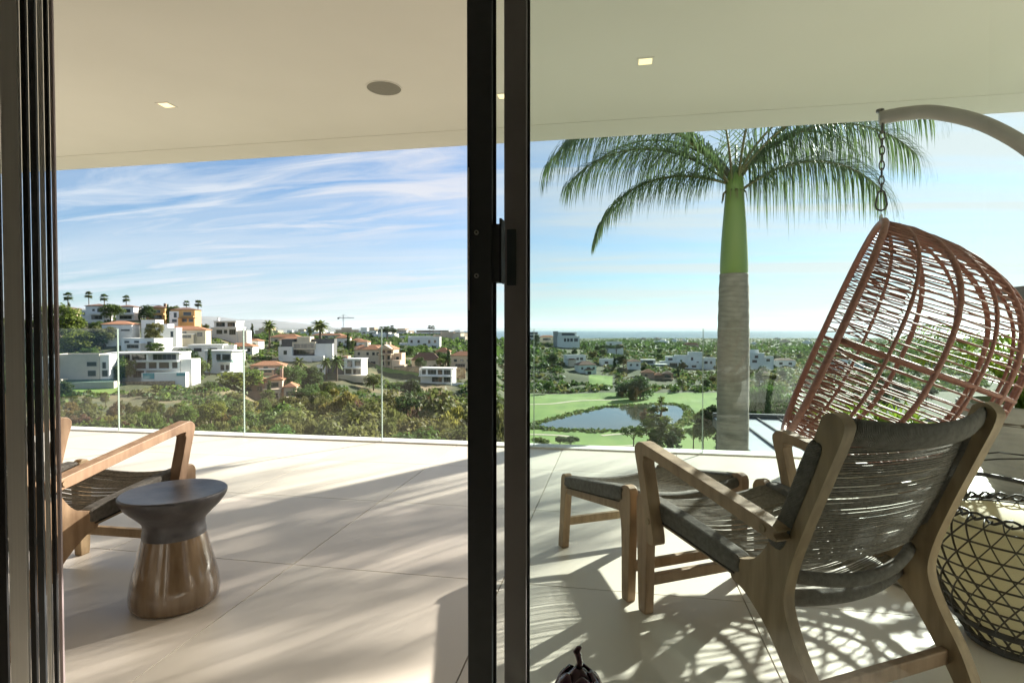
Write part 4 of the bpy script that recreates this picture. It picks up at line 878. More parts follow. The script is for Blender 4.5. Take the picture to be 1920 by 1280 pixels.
def v16(r):
    boxp(r, 'chimney', HM['rose'], -4.6, -3.6, 3, 4, 6.5, 10); boxp(r, 'chimney', HM['rose'], 3.0, 4.0, 3, 4, 7, 11)
    for x in (-1.0, 1.4, 3.8): boxp(r, 'pillar', HM['peach'], x - .3, x + .3, -3.2, -2.6, -4, 2.8)
    boxp(r, 'loggia', HM['peach'], -1.6, 4.4, -3.3, -.003, 2.81, 4.2)
house('terracotta villa with tiled roofs, chimneys and an arched loggia', 505, 750, 202, 12, [(-9, -1.5, 0, 9, 0, 6.4, 'rose', 'hip', 2.0), (-1.5, 4.2, 1, 9, 0, 7.0, 'peach', 'hip', 2.0), (5.2, 9.0, -2, 5, 0, 4.6, 'peach', 'hip', 1.6)],
      [(-7.4, -5.8, 3.4, 5, 0), (-4, -2.4, 3.4, 5, 0), (6, 8.4, .8, 3.2, -2), (-.5, 3.4, .6, 2.6, 1), (0, 3, 4.6, 6.2, 1)], extra=v16)
house('white modern house with a thin roof over its pale terrace', 640, 703, 268, -6, [(-11, 1, 4, 10, 0, 6.6, 'dark', 'par', .2), (1, 9.4, 1, 9, 0, 7.4, 'white', 'slab', .4), (-13, -8.6, 2, 7, 0, 4.4, 'white', 'par', .3), (-.5, 2.4, 2, 6, 6.61, 9, 'rose', None, 0)],
      [(2.6, 5, 3.8, 6.8, 1), (6.2, 9, 4.2, 6.8, 1), (1.6, 4.6, .5, 2.8, 1), (5.4, 9, .5, 2.8, 1), (-11.8, -10.2, .8, 3, 2)], extra=lambda r: (boxp(r, 'terrace', HM['cream'], -1, 14, -4, .99, -3, .25), boxp(r, 'balcony', HM['white'], 1, 10, -1, .99, 3.2, 3.5)))
house('terracotta roofed white house group in front of the city', 660, 655, 425, 4, [(-12, -2, 0, 8, 0, 8.5, 'white', 'hip', 2.2), (-1, 8, 2, 9, 0, 6.4, 'peach', 'hip', 2.0), (4, 13, -3, 4, 0, 5.5, 'white', 'hip', 1.8)], [(-10, -8, 2, 6, 0), (-5.5, -3.5, 4.8, 6.8, 0), (6, 8, 2, 4, -3), (10, 11.6, 2, 4, -3)])
def v19(r):
    for x, z0, z1 in ((2.4, 0, 3.1), (6.0, 0, 3.1), (9.4, 0, 3.1), (2.4, 3.6, 6.8), (6.0, 3.6, 6.8), (9.4, 3.6, 6.8)): boxp(r, 'pillar', HM['peach'], x - .3, x + .3, -2.6, -2.0, z0 - (4 if z0 == 0 else 0), z1)
    boxp(r, 'balcony', HM['peach'], 1.8, 10, -2.8, -.003, 3.11, 3.59); boxp(r, 'balcony', HM['peach'], 1.8, 10, -2.8, -.003, 6.81, 7.3)
    for x in (-8.5, -7.5, 4.2, 6.6): boxp(r, 'chimney', HM['cream'], x - .5, x + .5, 4, 5, 10, 14)
    mb = MB(); mb.quad((1.4, -3.0, 10.0), (10.4, -3.0, 10.0), (5.9, -3.0, 12.6)); mb.quad((1.4, -3, 10), (5.9, -3, 12.6), (5.9, 5, 12.6), (1.4, 5, 10)); mb.quad((10.4, -3, 10), (10.4, 5, 10), (5.9, 5, 12.6), (5.9, -3, 12.6)); mb.build('gable', HM['peach'], r)
    boxp(r, 'stair_block', HM['peach'], 10.6, 15.5, -4, 3, -5, 3.6); boxp(r, 'stair_block', HM['peach'], 12, 19, -6, -1, -6, 1.2)
house('big peach mansion with three storeys of balconies and a red tiled roof', 706, 686, 332, -8, [(-14, 1.6, 1, 10, 0, 9.4, 'cream', 'hip', 2.4), (1.6, 10.2, 0, 10, 0, 9.8, 'peach', 'hip', 3.0), (10.2, 14.5, 2, 9, 0, 7.2, 'peach', 'par', .4)],
      [(-12, -10.4, 6.2, 8, 1), (-6.6, -5, 6.2, 8, 1), (-3, -1.4, 6.2, 8, 1), (-.4, 1.2, 6.2, 8, 1), (2.6, 5.4, 7.5, 9.2, 0), (6.6, 9.2, 7.5, 9.2, 0), (2.6, 5.4, 3.8, 6.2, 0), (6.6, 9.2, 3.8, 6.2, 0), (2.8, 5.2, .5, 2.6, 0), (6.8, 9, .5, 2.6, 0), (11.2, 13, 3.8, 5.4, 2), (-10, -6, .6, 2.6, 1), (-4, -1, .6, 2.6, 1)], extra=v19)
house('white flat roofed pavilion villa below the stone retaining wall', 818, 718, 302, -10, [(-9.4, 8.4, 2, 9, 0, 7.6, 'white', 'slab', .5)],
      [(-8.6, -6.4, 4.4, 7.0, 2), (-5.4, -.6, 4.4, 7.0, 2), (.2, 2.8, 4.4, 7, 2), (3.6, 7.9, 4.4, 7, 2), (3.6, 7.8, .4, 3.2, 2), (-3, 2.6, .4, 3.2, 2)],
      extra=lambda r: (boxp(r, 'balcony', HM['white'], -9.6, 8.8, -.8, 1.99, 3.4, 3.8), boxp(r, 'pillar', HM['white'], 8.0, 8.5, -.7, -.2, -4, 3.39), boxp(r, 'pillar', HM['white'], 8.0, 8.5, -.7, -.2, 3.81, 7.59), boxp(r, 'pillar', HM['white'], -9.3, -8.8, -.7, -.2, 3.81, 7.59), boxp(r, 'garden_wall', HM['white'], -17, -9.7, -1, -.6, -4, 1.2), boxp(r, 'garden_wall', HM['white'], 9, 15, -1, -.6, -4, .4)))
house('terracotta roofed house by the dark cypress', 866, 690, 345, -6, [(-7, 9, 0, 9, 0, 7.5, 'peach', 'hip', 2.6)], [(-5, -3, 3.8, 5.4, 0), (-1, 1, 3.8, 5.4, 0), (3, 5, 3.8, 5.4, 0), (-4, 2, .6, 2.6, 0)])
house('small pavilion with an orange tiled roof', 829, 668, 380, -6, [(-4.5, 4.5, 0, 7, 0, 3.2, 'peach', 'hip', 2.6)], [(-2, 2, .6, 2.4, 0)])
house('grey thatched roof house with long ridge on the terrace above the stone wall', 800, 680, 350, 6, [(-9, 8, 0, 8, 0, 1.6, 'cream', 'hipb', 4.6)], [(-3, 0, .3, 1.3, 0)])
house('large white square house before the apartment blocks', 796, 657, 485, 0, [(-14, 13, 0, 10, 0, 11, 'white', 'par', .6), (-22, -14, 2, 10, 0, 6, 'white', 'par', .4)], [(-12, -10, 6.5, 9, 0), (-6, -4, 6.5, 9, 0), (3, 5, 6, 9, 0), (-1.6, 1.6, 1, 6, 0), (8, 10, 6.5, 9, 0), (8, 10, 1.5, 4, 0), (-12, -10, 1.5, 4, 0)])
house('white tower block of flats with roof terraces', 690, 636, 700, 0, [(-9, -1, 0, 9, 0, 14, 'white', 'par', .6), (-1, 10, 2, 9, 0, 10, 'white', 'par', .6)], [(-7, -3, 3, 5, 0), (-7, -3, 7, 9, 0), (1, 8, 2, 4, 2), (1, 8, 6, 8, 2)], name='apartment_block')
for (px, by, D, w, lab) in ((748, 631, 820, 34, 'long white apartment block with dark window bands beside the palm cluster'), (812, 631, 860, 60, 'longest white apartment block with dark window bands on the skyline'), (868, 635, 800, 40, 'white apartment block with stair towers behind the orange roofs')):
    house(lab, px, by, D, 0, [(-w / 2, w / 2, 0, 12, 0, 5.6, 'white', 'par', .4), (-w / 2 + 4, w / 2 - 6, 3, 12, 6, 9.4, 'white', 'slab', .5), (-w / 2 - 3, -w / 2 + 1, 1, 9, 0, 8, 'grey', 'par', .4)], [(-w / 2 + 1.5, w / 2 - 1.5, 2, 4.6, 0), (-w / 2 + 5, w / 2 - 7, 6.6, 9, 3)], name='apartment_block')
for px, by, D, w, h, wm, rf, lab in ((346, 636, 266, 9, 4.2, 'cream', 'hip', 'cream house with a tiled roof just under the pergola terrace'), (258, 655, 226, 8, 4.0, 'white', 'par', 'small white cube house above the large villa roof'), (556, 652, 350, 10, 5.0, 'white', 'hip', 'white house with orange roof left of the dark villa on the brow'),
        (690, 668, 392, 10, 6.0, 'white', 'hip', 'white house with orange roof behind the mansion chimneys'), (752, 668, 425, 11, 5.0, 'white', 'par', 'flat white house right of the mansion'), (612, 640, 560, 16, 6, 'cream', 'hip', 'cream house with long orange roof below the crane'), (780, 641, 620, 18, 6, 'white', 'par', 'low white house in front of the longest apartment block'), (448, 664, 300, 7, 4, 'white', 'hip', 'little white cottage with tiled roof below the gabled cluster'), (500, 700, 262, 7, 3.6, 'rose', 'hip', 'rose cottage above the terracotta villa')):
    house(lab, px, by, D, RT0.uniform(-14, 14), [(-w, w, 0, 9, 0, h, wm, rf, 2.0 if rf == 'hip' else .5), (-w * .4, w * .5, -2.5, -.004, 0, h * .55, wm, 'slab', .3)], [(-w * .8, -w * .5, h * .55, h * .85, 0), (w * .6, w * .85, h * .3, h * .8, 0), (-w * .3, w * .4, .6, h * .5, -2.5), (-w * .2, w * .1, h * .6, h * .88, 0)])
# -- right of the doors
house('white modern block on the far ridge with a row of dark windows', 1066, 643, 600, 6, [(-12, 12, 0, 10, 0, 7.0, 'white', 'slab', .4), (-11, 9, 2, 10, 7.4, 11, 'white', 'slab', .6), (-15, -11, 1, 8, 0, 12, 'grey', 'par', .4)], [(-5, -2.4, 1.5, 5, 0), (-1.6, 1, 1.5, 5, 0), (1.8, 4.6, 1.5, 5, 0), (6, 10, 1.5, 5, 0), (-7, 7, 8, 10.4, 2)])
house('white ridge building with a long dark roof strip at the door stile', 1000, 640, 620, 4, [(-14, 7, 0, 10, 0, 7.5, 'white', 'slab', .4), (-11, 5, 2, 9, 7.9, 10, 'dark', 'slab', .3)], [(-12, -2, 1, 3.4, 0), (-12, 5, 4.4, 6.8, 0)])
house('cream house with broad roof among the ridge trees', 1026, 640, 640, 4, [(-8, 9, 0, 8, 0, 5, 'cream', 'hip', 2)], [(-5, 4, 1.4, 3.6, 0)])
house('grey white gabled villa, the upper of the pair above the lawn', 1083, 686, 446, 14, [(-8.5, 7, 0, 9, 0, 8.2, 'white', 'par', .5), (-8, -2, -1.5, 6, 0, 5, 'beige', 'hipb', 1.6)], [(2, 4.6, 4.6, 6.6, 0), (-1, 1, 4.6, 6.6, 0)])
house('pale villa with a tiled gable above the green lawn', 1103, 702, 424, 14, [(-7.5, 6.5, 0, 9, 0, 7.0, 'white', 'hipb', 3.0), (-3, 3, -2, 1, 0, 3.4, 'white', 'hipb', 1.4)], [(-5.6, -4, 3.8, 5.6, 0), (-1.2, 1.6, 3.9, 5.6, 0), (3.4, 5.2, 3.8, 5.6, 0), (-1.4, 1.6, .4, 2.6, -2)])
house('white villa between the ridge pines', 1153, 656, 640, 0, [(-9, 8, 0, 9, 0, 9, 'white', 'par', .5), (2, 9, -2, 2, 0, 5, 'white', 'hip', 1.5)], [(-6, -3.6, 5, 7.4, 0), (3.4, 6, 1.4, 3.4, -2)])
house('low white wall house by the tall cypress', 1147, 684, 470, 6, [(-9, 6, 0, 7, 0, 4.6, 'white', 'par', .4)], [(-6, -3, 1, 3, 0), (1, 3, 1, 3, 0)])
house('little white house with grey roof left of the white cubes', 1188, 692, 450, -6, [(-5, 5.5, 0, 7, 0, 6, 'white', 'hipb', 1.8)], [(-3, -1.2, 2.5, 4.2, 0), (2, 3.8, 2.5, 4.2, 0)])
house('dark brown villa with orange tiled roofs and lit terrace', 1233, 718, 412, -8, [(-11, -2, 2, 10, 0, 7.2, 'rose', 'hip', 2.6), (-2, 4, 0, 9, 0, 5.4, 'brown', 'hip', 2.2), (4, 11, 1, 9, 0, 6.6, 'brown', 'hipb', 2.2)], [(-9, -6.6, 1, 3, 2), (-5, -3, 1, 3, 2), (-9, -7, 4.6, 6.2, 2), (-1, 3, .6, 2.8, 0), (5, 9.6, .6, 2.8, 1), (5, 9.6, 4, 5.8, 1)], extra=lambda r: (boxp(r, 'balcony', HM['peach'], 3.5, 11.5, -2, .99, 3.2, 3.5), boxp(r, 'terrace', HM['cream'], 0, 15, -7, -.01, -4, 0), boxp(r, 'pool', M_POOL, 6, 17, -12, -7.2, -.6, -.5)))
house('bright white cluster of cubes with roof terraces on the far slope', 1285, 690, 520, -10, [(-22, -2, 0, 9, 0, 5.5, 'white', 'slab', .5), (-9, 3, 3, 12, 0, 11, 'white', 'par', .6), (3, 15, 1, 10, 0, 14, 'white', 'par', .7), (15, 27, 3, 11, 0, 9, 'white', 'par', .6), (-17, -8, 3, 9, 5.9, 10, 'white', 'slab', .4), (-4, 12, -5, 0, 0, 4.5, 'white', 'par', .6)],
      [(-14, -7, 1, 4.6, 0), (-6, -3, 1.2, 4.2, 0), (5, 7, 7, 10, 1), (10, 12, 3, 6, 1), (17, 20, 4, 6.5, 3), (22, 24, 4, 6.5, 3), (-15, -11, 6.8, 9, 3), (-2, 2, 1, 3, -5), (5, 9, 1, 3, -5)])
house('glass fronted white villa with terraces left of the bright cubes', 1225, 692, 500, -4, [(-12, 12, 0, 8, 0, 4.2, 'white', 'slab', .5), (-10, 2, 2, 9, 4.6, 8, 'grey', 'slab', .4)], [(-11, -5, .8, 3.4, 0), (-3, 4, .8, 3.4, 0), (6, 11, .8, 3.4, 0), (-8, 0, 5, 7.4, 2)])
house('white house group just right of the palm trunk', 1424, 682, 500, -12, [(-14, 4, 0, 9, 0, 9, 'white', 'par', .5), (4, 12, 2, 9, 0, 6, 'white', 'par', .5), (-8, 0, 3, 9, 9.01, 12, 'white', 'par', .4)], [(-11, -8, 5, 7.4, 0), (-4, -1, 5, 7.4, 0), (6, 9, 2, 4.4, 2), (-6, -2, 1, 3.4, 0)])
house('low white house beyond the rim of the hanging chair', 1474, 692, 520, -12, [(-9, 8, 0, 9, 0, 8, 'white', 'hipb', 2)], [(-6, -3, 4, 6.4, 0), (2, 5, 4, 6.4, 0)])
house('white hillside block seen through the wicker', 1585, 700, 480, -14, [(-14, 14, 0, 9, 0, 8, 'white', 'par', .5), (-8, 6, 3, 9, 8.01, 11, 'white', 'par', .5)], [(-10, -6, 4, 6.6, 0), (-2, 2, 4, 6.6, 0), (6, 10, 4, 6.6, 0)])
house('pale house with greenish wall below the palm trunk level', 1432, 716, 400, -12, [(-2, 4, 0, 5, 0, 6, 'white', 'hipb', 1.6)], [(0, 2, 2, 4, 0)])
house('rose tiled hamlet house far down the coast', 1297, 652, 1100, 0, [(-14, 14, 0, 10, 0, 6, 'peach', 'hip', 4)], [(-8, 8, 2, 4, 0)])
house('white hotel block far down towards the sea', 1240, 648, 1500, 0, [(-16, 16, 0, 12, 0, 12, 'white', 'par', .6)], [(-12, 12, 3, 5, 0), (-12, 12, 7, 9, 0)])
# a tiny village of far white specks towards the coast
RV = random.Random(44); vm = {}
for k in range(46):
    px = RV.uniform(1180, 1720) if k < 22 else RV.uniform(470, 880); D = RV.uniform(1500, 3800) if k < 22 else RV.uniform(620, 1000)
    key = k % 4
    if key not in vm:
        m = MB(); w = 8 + 3 * key; m.box(-w, w, 0, 10, -6, 6 + key); m.box(-w * .5, w * .4, 1, 9, 6 + key, 9.5 + key); vm[key] = m.mesh('house', HM[('white', 'cream', 'white', 'peach')[key]])
    o = bpy.data.objects.new('distant_house', vm[key]); COL.objects.link(o); p = T(px, D); o.location = p; o.rotation_euler = (0, 0, RV.uniform(-.6, .6))
    o.scale = (1, 1, 1)
    tag(o, 'tiny pale distant house in the wooded coastal plain' if k < 22 else 'tiny pale distant house among the trees before the skyline', 'house', 'distant houses towards the coast' if k < 22 else 'distant houses on the skyline')
# stone retaining wall below the mansion
def stone_wall():
    R = random.Random(2); r = thing('retaining_wall', 'tall tan dry stone retaining wall behind the white pavilion', 'wall', at(800, 716, 322), PSI - radians(4))
    MB().box(-19, 22, .25, 1.2, -4, 8.6).build('wall_core', mat('wall_joint', (0.13, 0.10, 0.07), .95), r)
    ms = [mat('wall_stone_%d' % k, c, .9, tuple(v * 1.25 for v in c), 1.5) for k, c in enumerate(((.36, .27, .16), (.44, .34, .21), (.28, .20, .12), (.42, .29, .16)))]
    z = -1.0; stones = {}
    n = 0
    while z < 8.2:
        h = R.uniform(.9, 1.3); x = -19 + R.uniform(0, .5)
        while x < 21.2:
            w = R.uniform(1.0, 2.2); key = R.randrange(16)
            if key not in stones:
                sm = MB(); sm.box(-.5, .5, -.5, .5, -.5, .5); sm.v = [(a * R.uniform(.86, 1), b * R.uniform(.5, 1), c * R.uniform(.84, 1)) for a, b, c in sm.v]; stones[key] = sm.mesh('stone', ms[key % 4])
            o = bpy.data.objects.new('stone', stones[key]); COL.objects.link(o); o.parent = r; o.location = (x + w / 2, .25, min(z + h / 2, 8.3)); o.scale = (w * .97, .55, h * .97); x += w; n += 1
        z += h
stone_wall()
for (px, by, D, lab, w) in ((566, 744, 200, 'small kidney shaped blue pool by the terracotta villa', 4.2),):
    g = at(px, by, D); r = thing('swimming_pool', lab, 'pool', g, PSI)
    MB().lathe([(w + 1.2, -2.5), (w + 1.2, .12), (w, .12)], 24).build('coping', HM['cream'], r)
    MB().lathe([(w - .05, .05), (w - .05, .125), (.01, .126)], 24).build('water', M_POOL, r)
    r.scale = (1.0, .62, 1)
def crane():
    D = 1200; b = at(644, 632, D); top = at(644, 590, D).z; tip = at(662, 594.5, D); tail = at(633, 597, D); zj = (tip.z + tail.z) / 2
    r = thing('tower_crane', 'tower crane with a level jib standing over the skyline', 'crane', (b.x, b.y, b.z - 15)); m = mat('crane_steel', (0.10, 0.10, 0.11), .6)
    fwd = V(1, .25, 0).normalized(); up = Vector((0, 0, 1)); s = 1.0
    def truss(name, p, q, s, n, side):
        mb = MB(); d = (q - p) / n; a = side * s; c = (q - p).normalized().cross(side) * s
        for o in (a + c, a - c, -a + c, -a - c): mb.tube([p + o, q + o], .28, 4)
        for k in range(n):
            mb.tube([p + d * k + a + c, p + d * (k + 1) - a + c], .18, 4); mb.tube([p + d * k + a - c, p + d * (k + 1) + a + c], .18, 4)
        mb.build(name, m, r, world=True)
    base = Vector((b.x, b.y, b.z - 15)); hub = Vector((b.x, b.y, zj)); truss('mast', base, Vector((b.x, b.y, top)), .9, 14, fwd)
    truss('jib', hub, hub + fwd * 22, .7, 10, up); truss('counter_jib', hub, hub - fwd * 11, .7, 5, up); MB().box(-1.6, 1.6, -1.2, 1.2, -2.6, .6, Matrix.Translation(hub - fwd * 10)).build('counterweight', m, r, world=True)
    mb = MB(); a = Vector((b.x, b.y, top)); mb.tube([a, hub + fwd * 15], .16, 4); mb.tube([a, hub - fwd * 10], .16, 4); mb.build('tie_bar', m, r, world=True)
crane()
# ------------------------------------------------------------------ trees and scrub
def leafmat(name, c1, c2, tr=.5): return mat(name, c1, .55, c2, .9, transl=tr, objvar=.55, spec=.25, contrast=(.3, .7))
LM = {'green': leafmat('leaf_green', (.075, .125, .026), (.145, .20, .048)), 'olive': leafmat('leaf_olive', (.115, .128, .036), (.195, .195, .070)),
      'dark': leafmat('leaf_dark', (.040, .075, .022), (.085, .125, .038)), 'yellow': leafmat('leaf_yellow', (.17, .15, .035), (.26, .215, .065)),
      'lime': leafmat('leaf_lime', (.120, .170, .025), (.190, .235, .045)), 'rust': leafmat('leaf_rust', (.115, .070, .042), (.175, .115, .065))}
M_BARK = mat('bark', (.10, .075, .05), .9, (.16, .125, .09), 3, bump=.4)
NR = np.random.default_rng(5)
def leaves(cent, rad, n, size, name, m, up=0.35, elong=1.0, flat=1.0):
    """n leaf clumps spread over the shells of many small lobes"""
    cent = np.array(cent); rad = np.array(rad); k = NR.choice(len(cent), n, p=rad ** 2 / (rad ** 2).sum())
    d = NR.normal(size=(n, 3)); d /= np.linalg.norm(d, axis=1)[:, None]; d[:, 2] = np.abs(d[:, 2]) * NR.choice([1, 1, 1, -1], n)
    r = rad[k] * NR.uniform(.55, 1.08, n); p = cent[k] + d * r[:, None] * np.array([1, 1, flat])
    nrm = d + NR.normal(size=(n, 3)) * .7 + np.array([0, 0, up]); nrm /= np.linalg.norm(nrm, axis=1)[:, None]
    a = np.cross(nrm, NR.normal(size=(n, 3))); a /= np.linalg.norm(a, axis=1)[:, None]; b = np.cross(nrm, a)
    if elong > 1: a = a * .4 + np.array([0, 0, -1.0]); a /= np.linalg.norm(a, axis=1)[:, None]; b = np.cross(a, nrm); b /= np.linalg.norm(b, axis=1)[:, None] + 1e-6
    s = (size * NR.uniform(.6, 1.35, n))[:, None]; a = a * s * elong; b = b * s / (elong ** .5)
    v = np.stack([p - a, p - b * .62 + a * .1, p + a, p + b * .62 + a * .1], 1).reshape(-1, 3)
    me = bpy.data.meshes.new(name); me.from_pydata(v.tolist(), [], np.arange(4 * n).reshape(-1, 4).tolist()); me.materials.append(m); me.update(); return me
def lobes(n, rx, rz, cz, rl, R, shape='ball'):
    c, r = [], []
    while len(c) < n:
        q = np.array([R.uniform(-1, 1), R.uniform(-1, 1), R.uniform(-1, 1)]); l = np.linalg.norm(q)
        if l > 1: continue
        if shape == 'ball' and l < .35: continue
        if shape == 'cone': f = 1 - (q[2] + 1) / 2; q[0] *= f * 1.25 + .12; q[1] *= f * 1.25 + .12
        if shape == 'umb': q[2] = abs(q[2]) * .6 - .15 * l
        c.append((q[0] * rx, q[1] * rx, cz + q[2] * rz)); r.append(rl * R.uniform(.6, 1.25) * (1 if shape != 'cone' else .55 + .6 * (1 - (q[2] + 1) / 2)))
    return c, r
def trunk_mesh(h, r, limbs, spread, cz, R, name='trunk'):
    m = MB(); bend = R.uniform(-.3, .3)
    m.tube([(0, 0, -1.2), (bend * .2, 0, h * .3), (bend, bend * .4, h * .7), (bend * 1.1, bend * .5, h)], [r * 1.25, r, r * .75, r * .3], 6)
    for k in range(limbs):
        a = 2 * pi * k / limbs + R.uniform(-.4, .4); z = h * R.uniform(.45, .75); L = spread * R.uniform(.5, .85)
        m.tube([(bend * .8, bend * .3, z), (L * .5 * cos(a), L * .5 * sin(a), z + (cz - z) * .5 + .3), (L * cos(a), L * sin(a), cz + R.uniform(-.2, .8))], [r * .5, r * .35, r * .12], 5)
    return m.mesh(name, M_BARK, True)
PROTO = {}
def proto(key, kind, col, seed):
    R = random.Random(seed)
    if kind == 'round': h = 7.5; c, r = lobes(30, 3.4, 3.0, 5.2, 1.25, R); cm = leaves(c, r, 4200, .25, 'crown', LM[col]); tm = trunk_mesh(5.2, .24, 6, 3.0, 5.0, R)
    elif kind == 'airy': h = 11; c, r = lobes(40, 3.0, 4.6, 6.6, 1.0, R); cm = leaves(c, r, 4600, .20, 'crown', LM[col], up=.2, elong=1.7); tm = trunk_mesh(9.5, .22, 9, 2.6, 7.5, R)
    elif kind == 'cone': h = 12; c, r = lobes(46, 3.2, 5.6, 6.6, .95, R, 'cone'); cm = leaves(c, r, 4800, .22, 'crown', LM[col], up=.1); tm = trunk_mesh(11.5, .22, 5, 1.8, 5.5, R)
    elif kind == 'umb': h = 8; c, r = lobes(36, 4.6, 2.6, 6.3, 1.05, R, 'umb'); cm = leaves(c, r, 4200, .23, 'crown', LM[col], up=.6); tm = trunk_mesh(6.4, .24, 7, 3.6, 6.5, R)
    elif kind == 'cyp': h = 10; c = [(R.uniform(-.25, .25), R.uniform(-.25, .25), z) for z in np.linspace(.7, 9.3, 22)]; r = [.95 * (1 - .75 * abs(i / 21 - .3) ** 1.2) for i in range(22)]; cm = leaves(c, r, 1500, .24, 'crown', LM[col], up=.5); tm = trunk_mesh(9, .15, 0, 1, 5, R)
    elif kind == 'shrub': h = 2.4; c, r = lobes(16, 1.7, 1.0, 1.0, .7, R); cm = leaves(c, r, 900, .20, 'crown', LM[col]); tm = trunk_mesh(1.2, .08, 3, 1.0, 1.1, R)
    elif kind in ('fan', 'date'):
        h = 11 if kind == 'fan' else 6.5; m = MB(); nf = 34 if kind == 'fan' else 30
        for k in range(nf):
            a = R.uniform(0, 2 * pi); e = R.uniform(-1.0, 1.35); d = Vector((cos(a) * cos(e), sin(a) * cos(e), sin(e))); o = Vector((0, 0, h)); s = Vector((-sin(a), cos(a), 0))
            if kind == 'fan':
                p = o + d * 1.0
                for q in range(9):
                    f = (q - 4) / 4 * 1.25; dd = (d * cos(f) + s * sin(f)).normalized(); nn = (s * cos(f) - d * sin(f)); L = 1.75 * (1 - .25 * abs(q - 4) / 4)
                    m.quad(p, p + dd * L * .6 + nn * .15, p + dd * L - UP * .35, p + dd * L * .6 - nn * .15)
                m.quad(o + s * .03, o - s * .03, p - s * .02, p + s * .02)
            else:
                pts = [o + d * (2.6 * t) - UP * (1.2 * t * t) for t in (0, .33, .66, 1)]
                for i in range(3):
                    w0, w1 = (.12, .42, .34, .05)[i:i + 2]; m.quad(pts[i] - s * w0 - UP * w0 * .6, pts[i], pts[i + 1], pts[i + 1] - s * w1 - UP * w1 * .6); m.quad(pts[i], pts[i] + s * w0 - UP * w0 * .6, pts[i + 1] + s * w1 - UP * w1 * .6, pts[i + 1])
        cm = m.mesh('crown', LM[col]); t = MB(); t.tube([(0, 0, -1.5), (.1, 0, h * .4), (.05, .05, h * .8), (0, 0, h + .1)], [.34, .24, .22, .26], 8); tm = t.mesh('trunk', M_BARK, True)
    PROTO[key] = (h, cm, tm)
for i, (k, kind, col) in enumerate((('r1', 'round', 'green'), ('r2', 'round', 'olive'), ('r3', 'round', 'dark'), ('r4', 'round', 'lime'), ('r5', 'round', 'green'), ('a1', 'airy', 'olive'), ('a2', 'airy', 'yellow'), ('a3', 'airy', 'green'), ('a4', 'airy', 'olive'),
                                    ('a5', 'airy', 'rust'), ('c1', 'cone', 'dark'), ('c2', 'cone', 'green'), ('u1', 'umb', 'green'), ('u2', 'umb', 'dark'), ('y1', 'cyp', 'dark'), ('s1', 'shrub', 'green'), ('s2', 'shrub', 'yellow'), ('s3', 'shrub', 'olive'), ('s4', 'shrub', 'lime'), ('s5', 'shrub', 'dark'), ('f1', 'fan', 'dark'), ('d1', 'date', 'green'))):
    proto(k, kind, col, 100 + i)
TNAME = {'r': 'broadleaf_tree', 'a': 'slender_tree', 'c': 'conifer', 'u': 'umbrella_pine', 'y': 'cypress', 's': 'shrub', 'f': 'fan_palm', 'd': 'date_palm'}
TCAT = {'r': 'tree', 'a': 'tree', 'c': 'tree', 'u': 'pine tree', 'y': 'cypress', 's': 'shrub', 'f': 'palm tree', 'd': 'palm tree'}
RT = random.Random(77)
COUNT = [0]
def tree(key, p, hgt, label, group=None, wide=1.0):
    h, cm, tm = PROTO[key]; s = hgt / h; r = thing(TNAME[key[0]], label, TCAT[key[0]], p, RT.uniform(0, 6.28), group); r.scale = (s * wide, s * wide, s); COUNT[0] += 1
    for nm, me in (('trunk', tm), ('crown', cm)):
        o = bpy.data.objects.new(nm, me); COL.objects.link(o); o.parent = r
    return r
def treepx(key, px, D, hpx, label, group=None, wide=1.0, by=None):
    p = at(px, by, D) if by else T(px, D); return tree(key, p, hpx * D / F, label, group, wide)
# skyline palms and cypresses of the ridge
for px, top, base, lab in ((128, 552, 600, 'fan palm on the ridge beside the cypress'), (167, 549, 590, 'tallest fan palm on the ridge, behind the white house'), (196, 554, 596, 'fan palm above the bushy tree on the ridge'), (237, 556, 596, 'fan palm behind the second white ridge house'), (350, 565, 600, 'fan palm behind the half white half ochre house'), (372, 565, 606, 'slim fan palm at the end of the ridge')):
    D = 292; treepx('f1', px, D, (base - top) - 4, lab, None, 1.0, base)
for px, top, base, D, lab in ((130, 566, 596, 279, 'cypress under the first ridge palm'), (262, 575, 602, 278, 'cypress left of the ochre house'), (315, 569, 604, 288, 'thin cypress between the two ochre houses'), (473, 605, 640, 340, 'cypress behind the small gabled houses'), (505, 710, 752, 192, 'dark cypress in front of the terracotta villa'), (653, 622, 662, 405, 'cypress beside the terracotta roofed group'), (841, 648, 690, 335, 'cypress by the orange tiled pavilion'), (1152, 663, 692, 455, 'tall cypress by the low white wall house'), (1272, 685, 712, 425, 'cypress beside the dark brown villa'), (393, 652, 698, 214, 'cypress beside the white cubic villa')):
    treepx('y1', px, D, base - top, lab, None, 1.0, base)
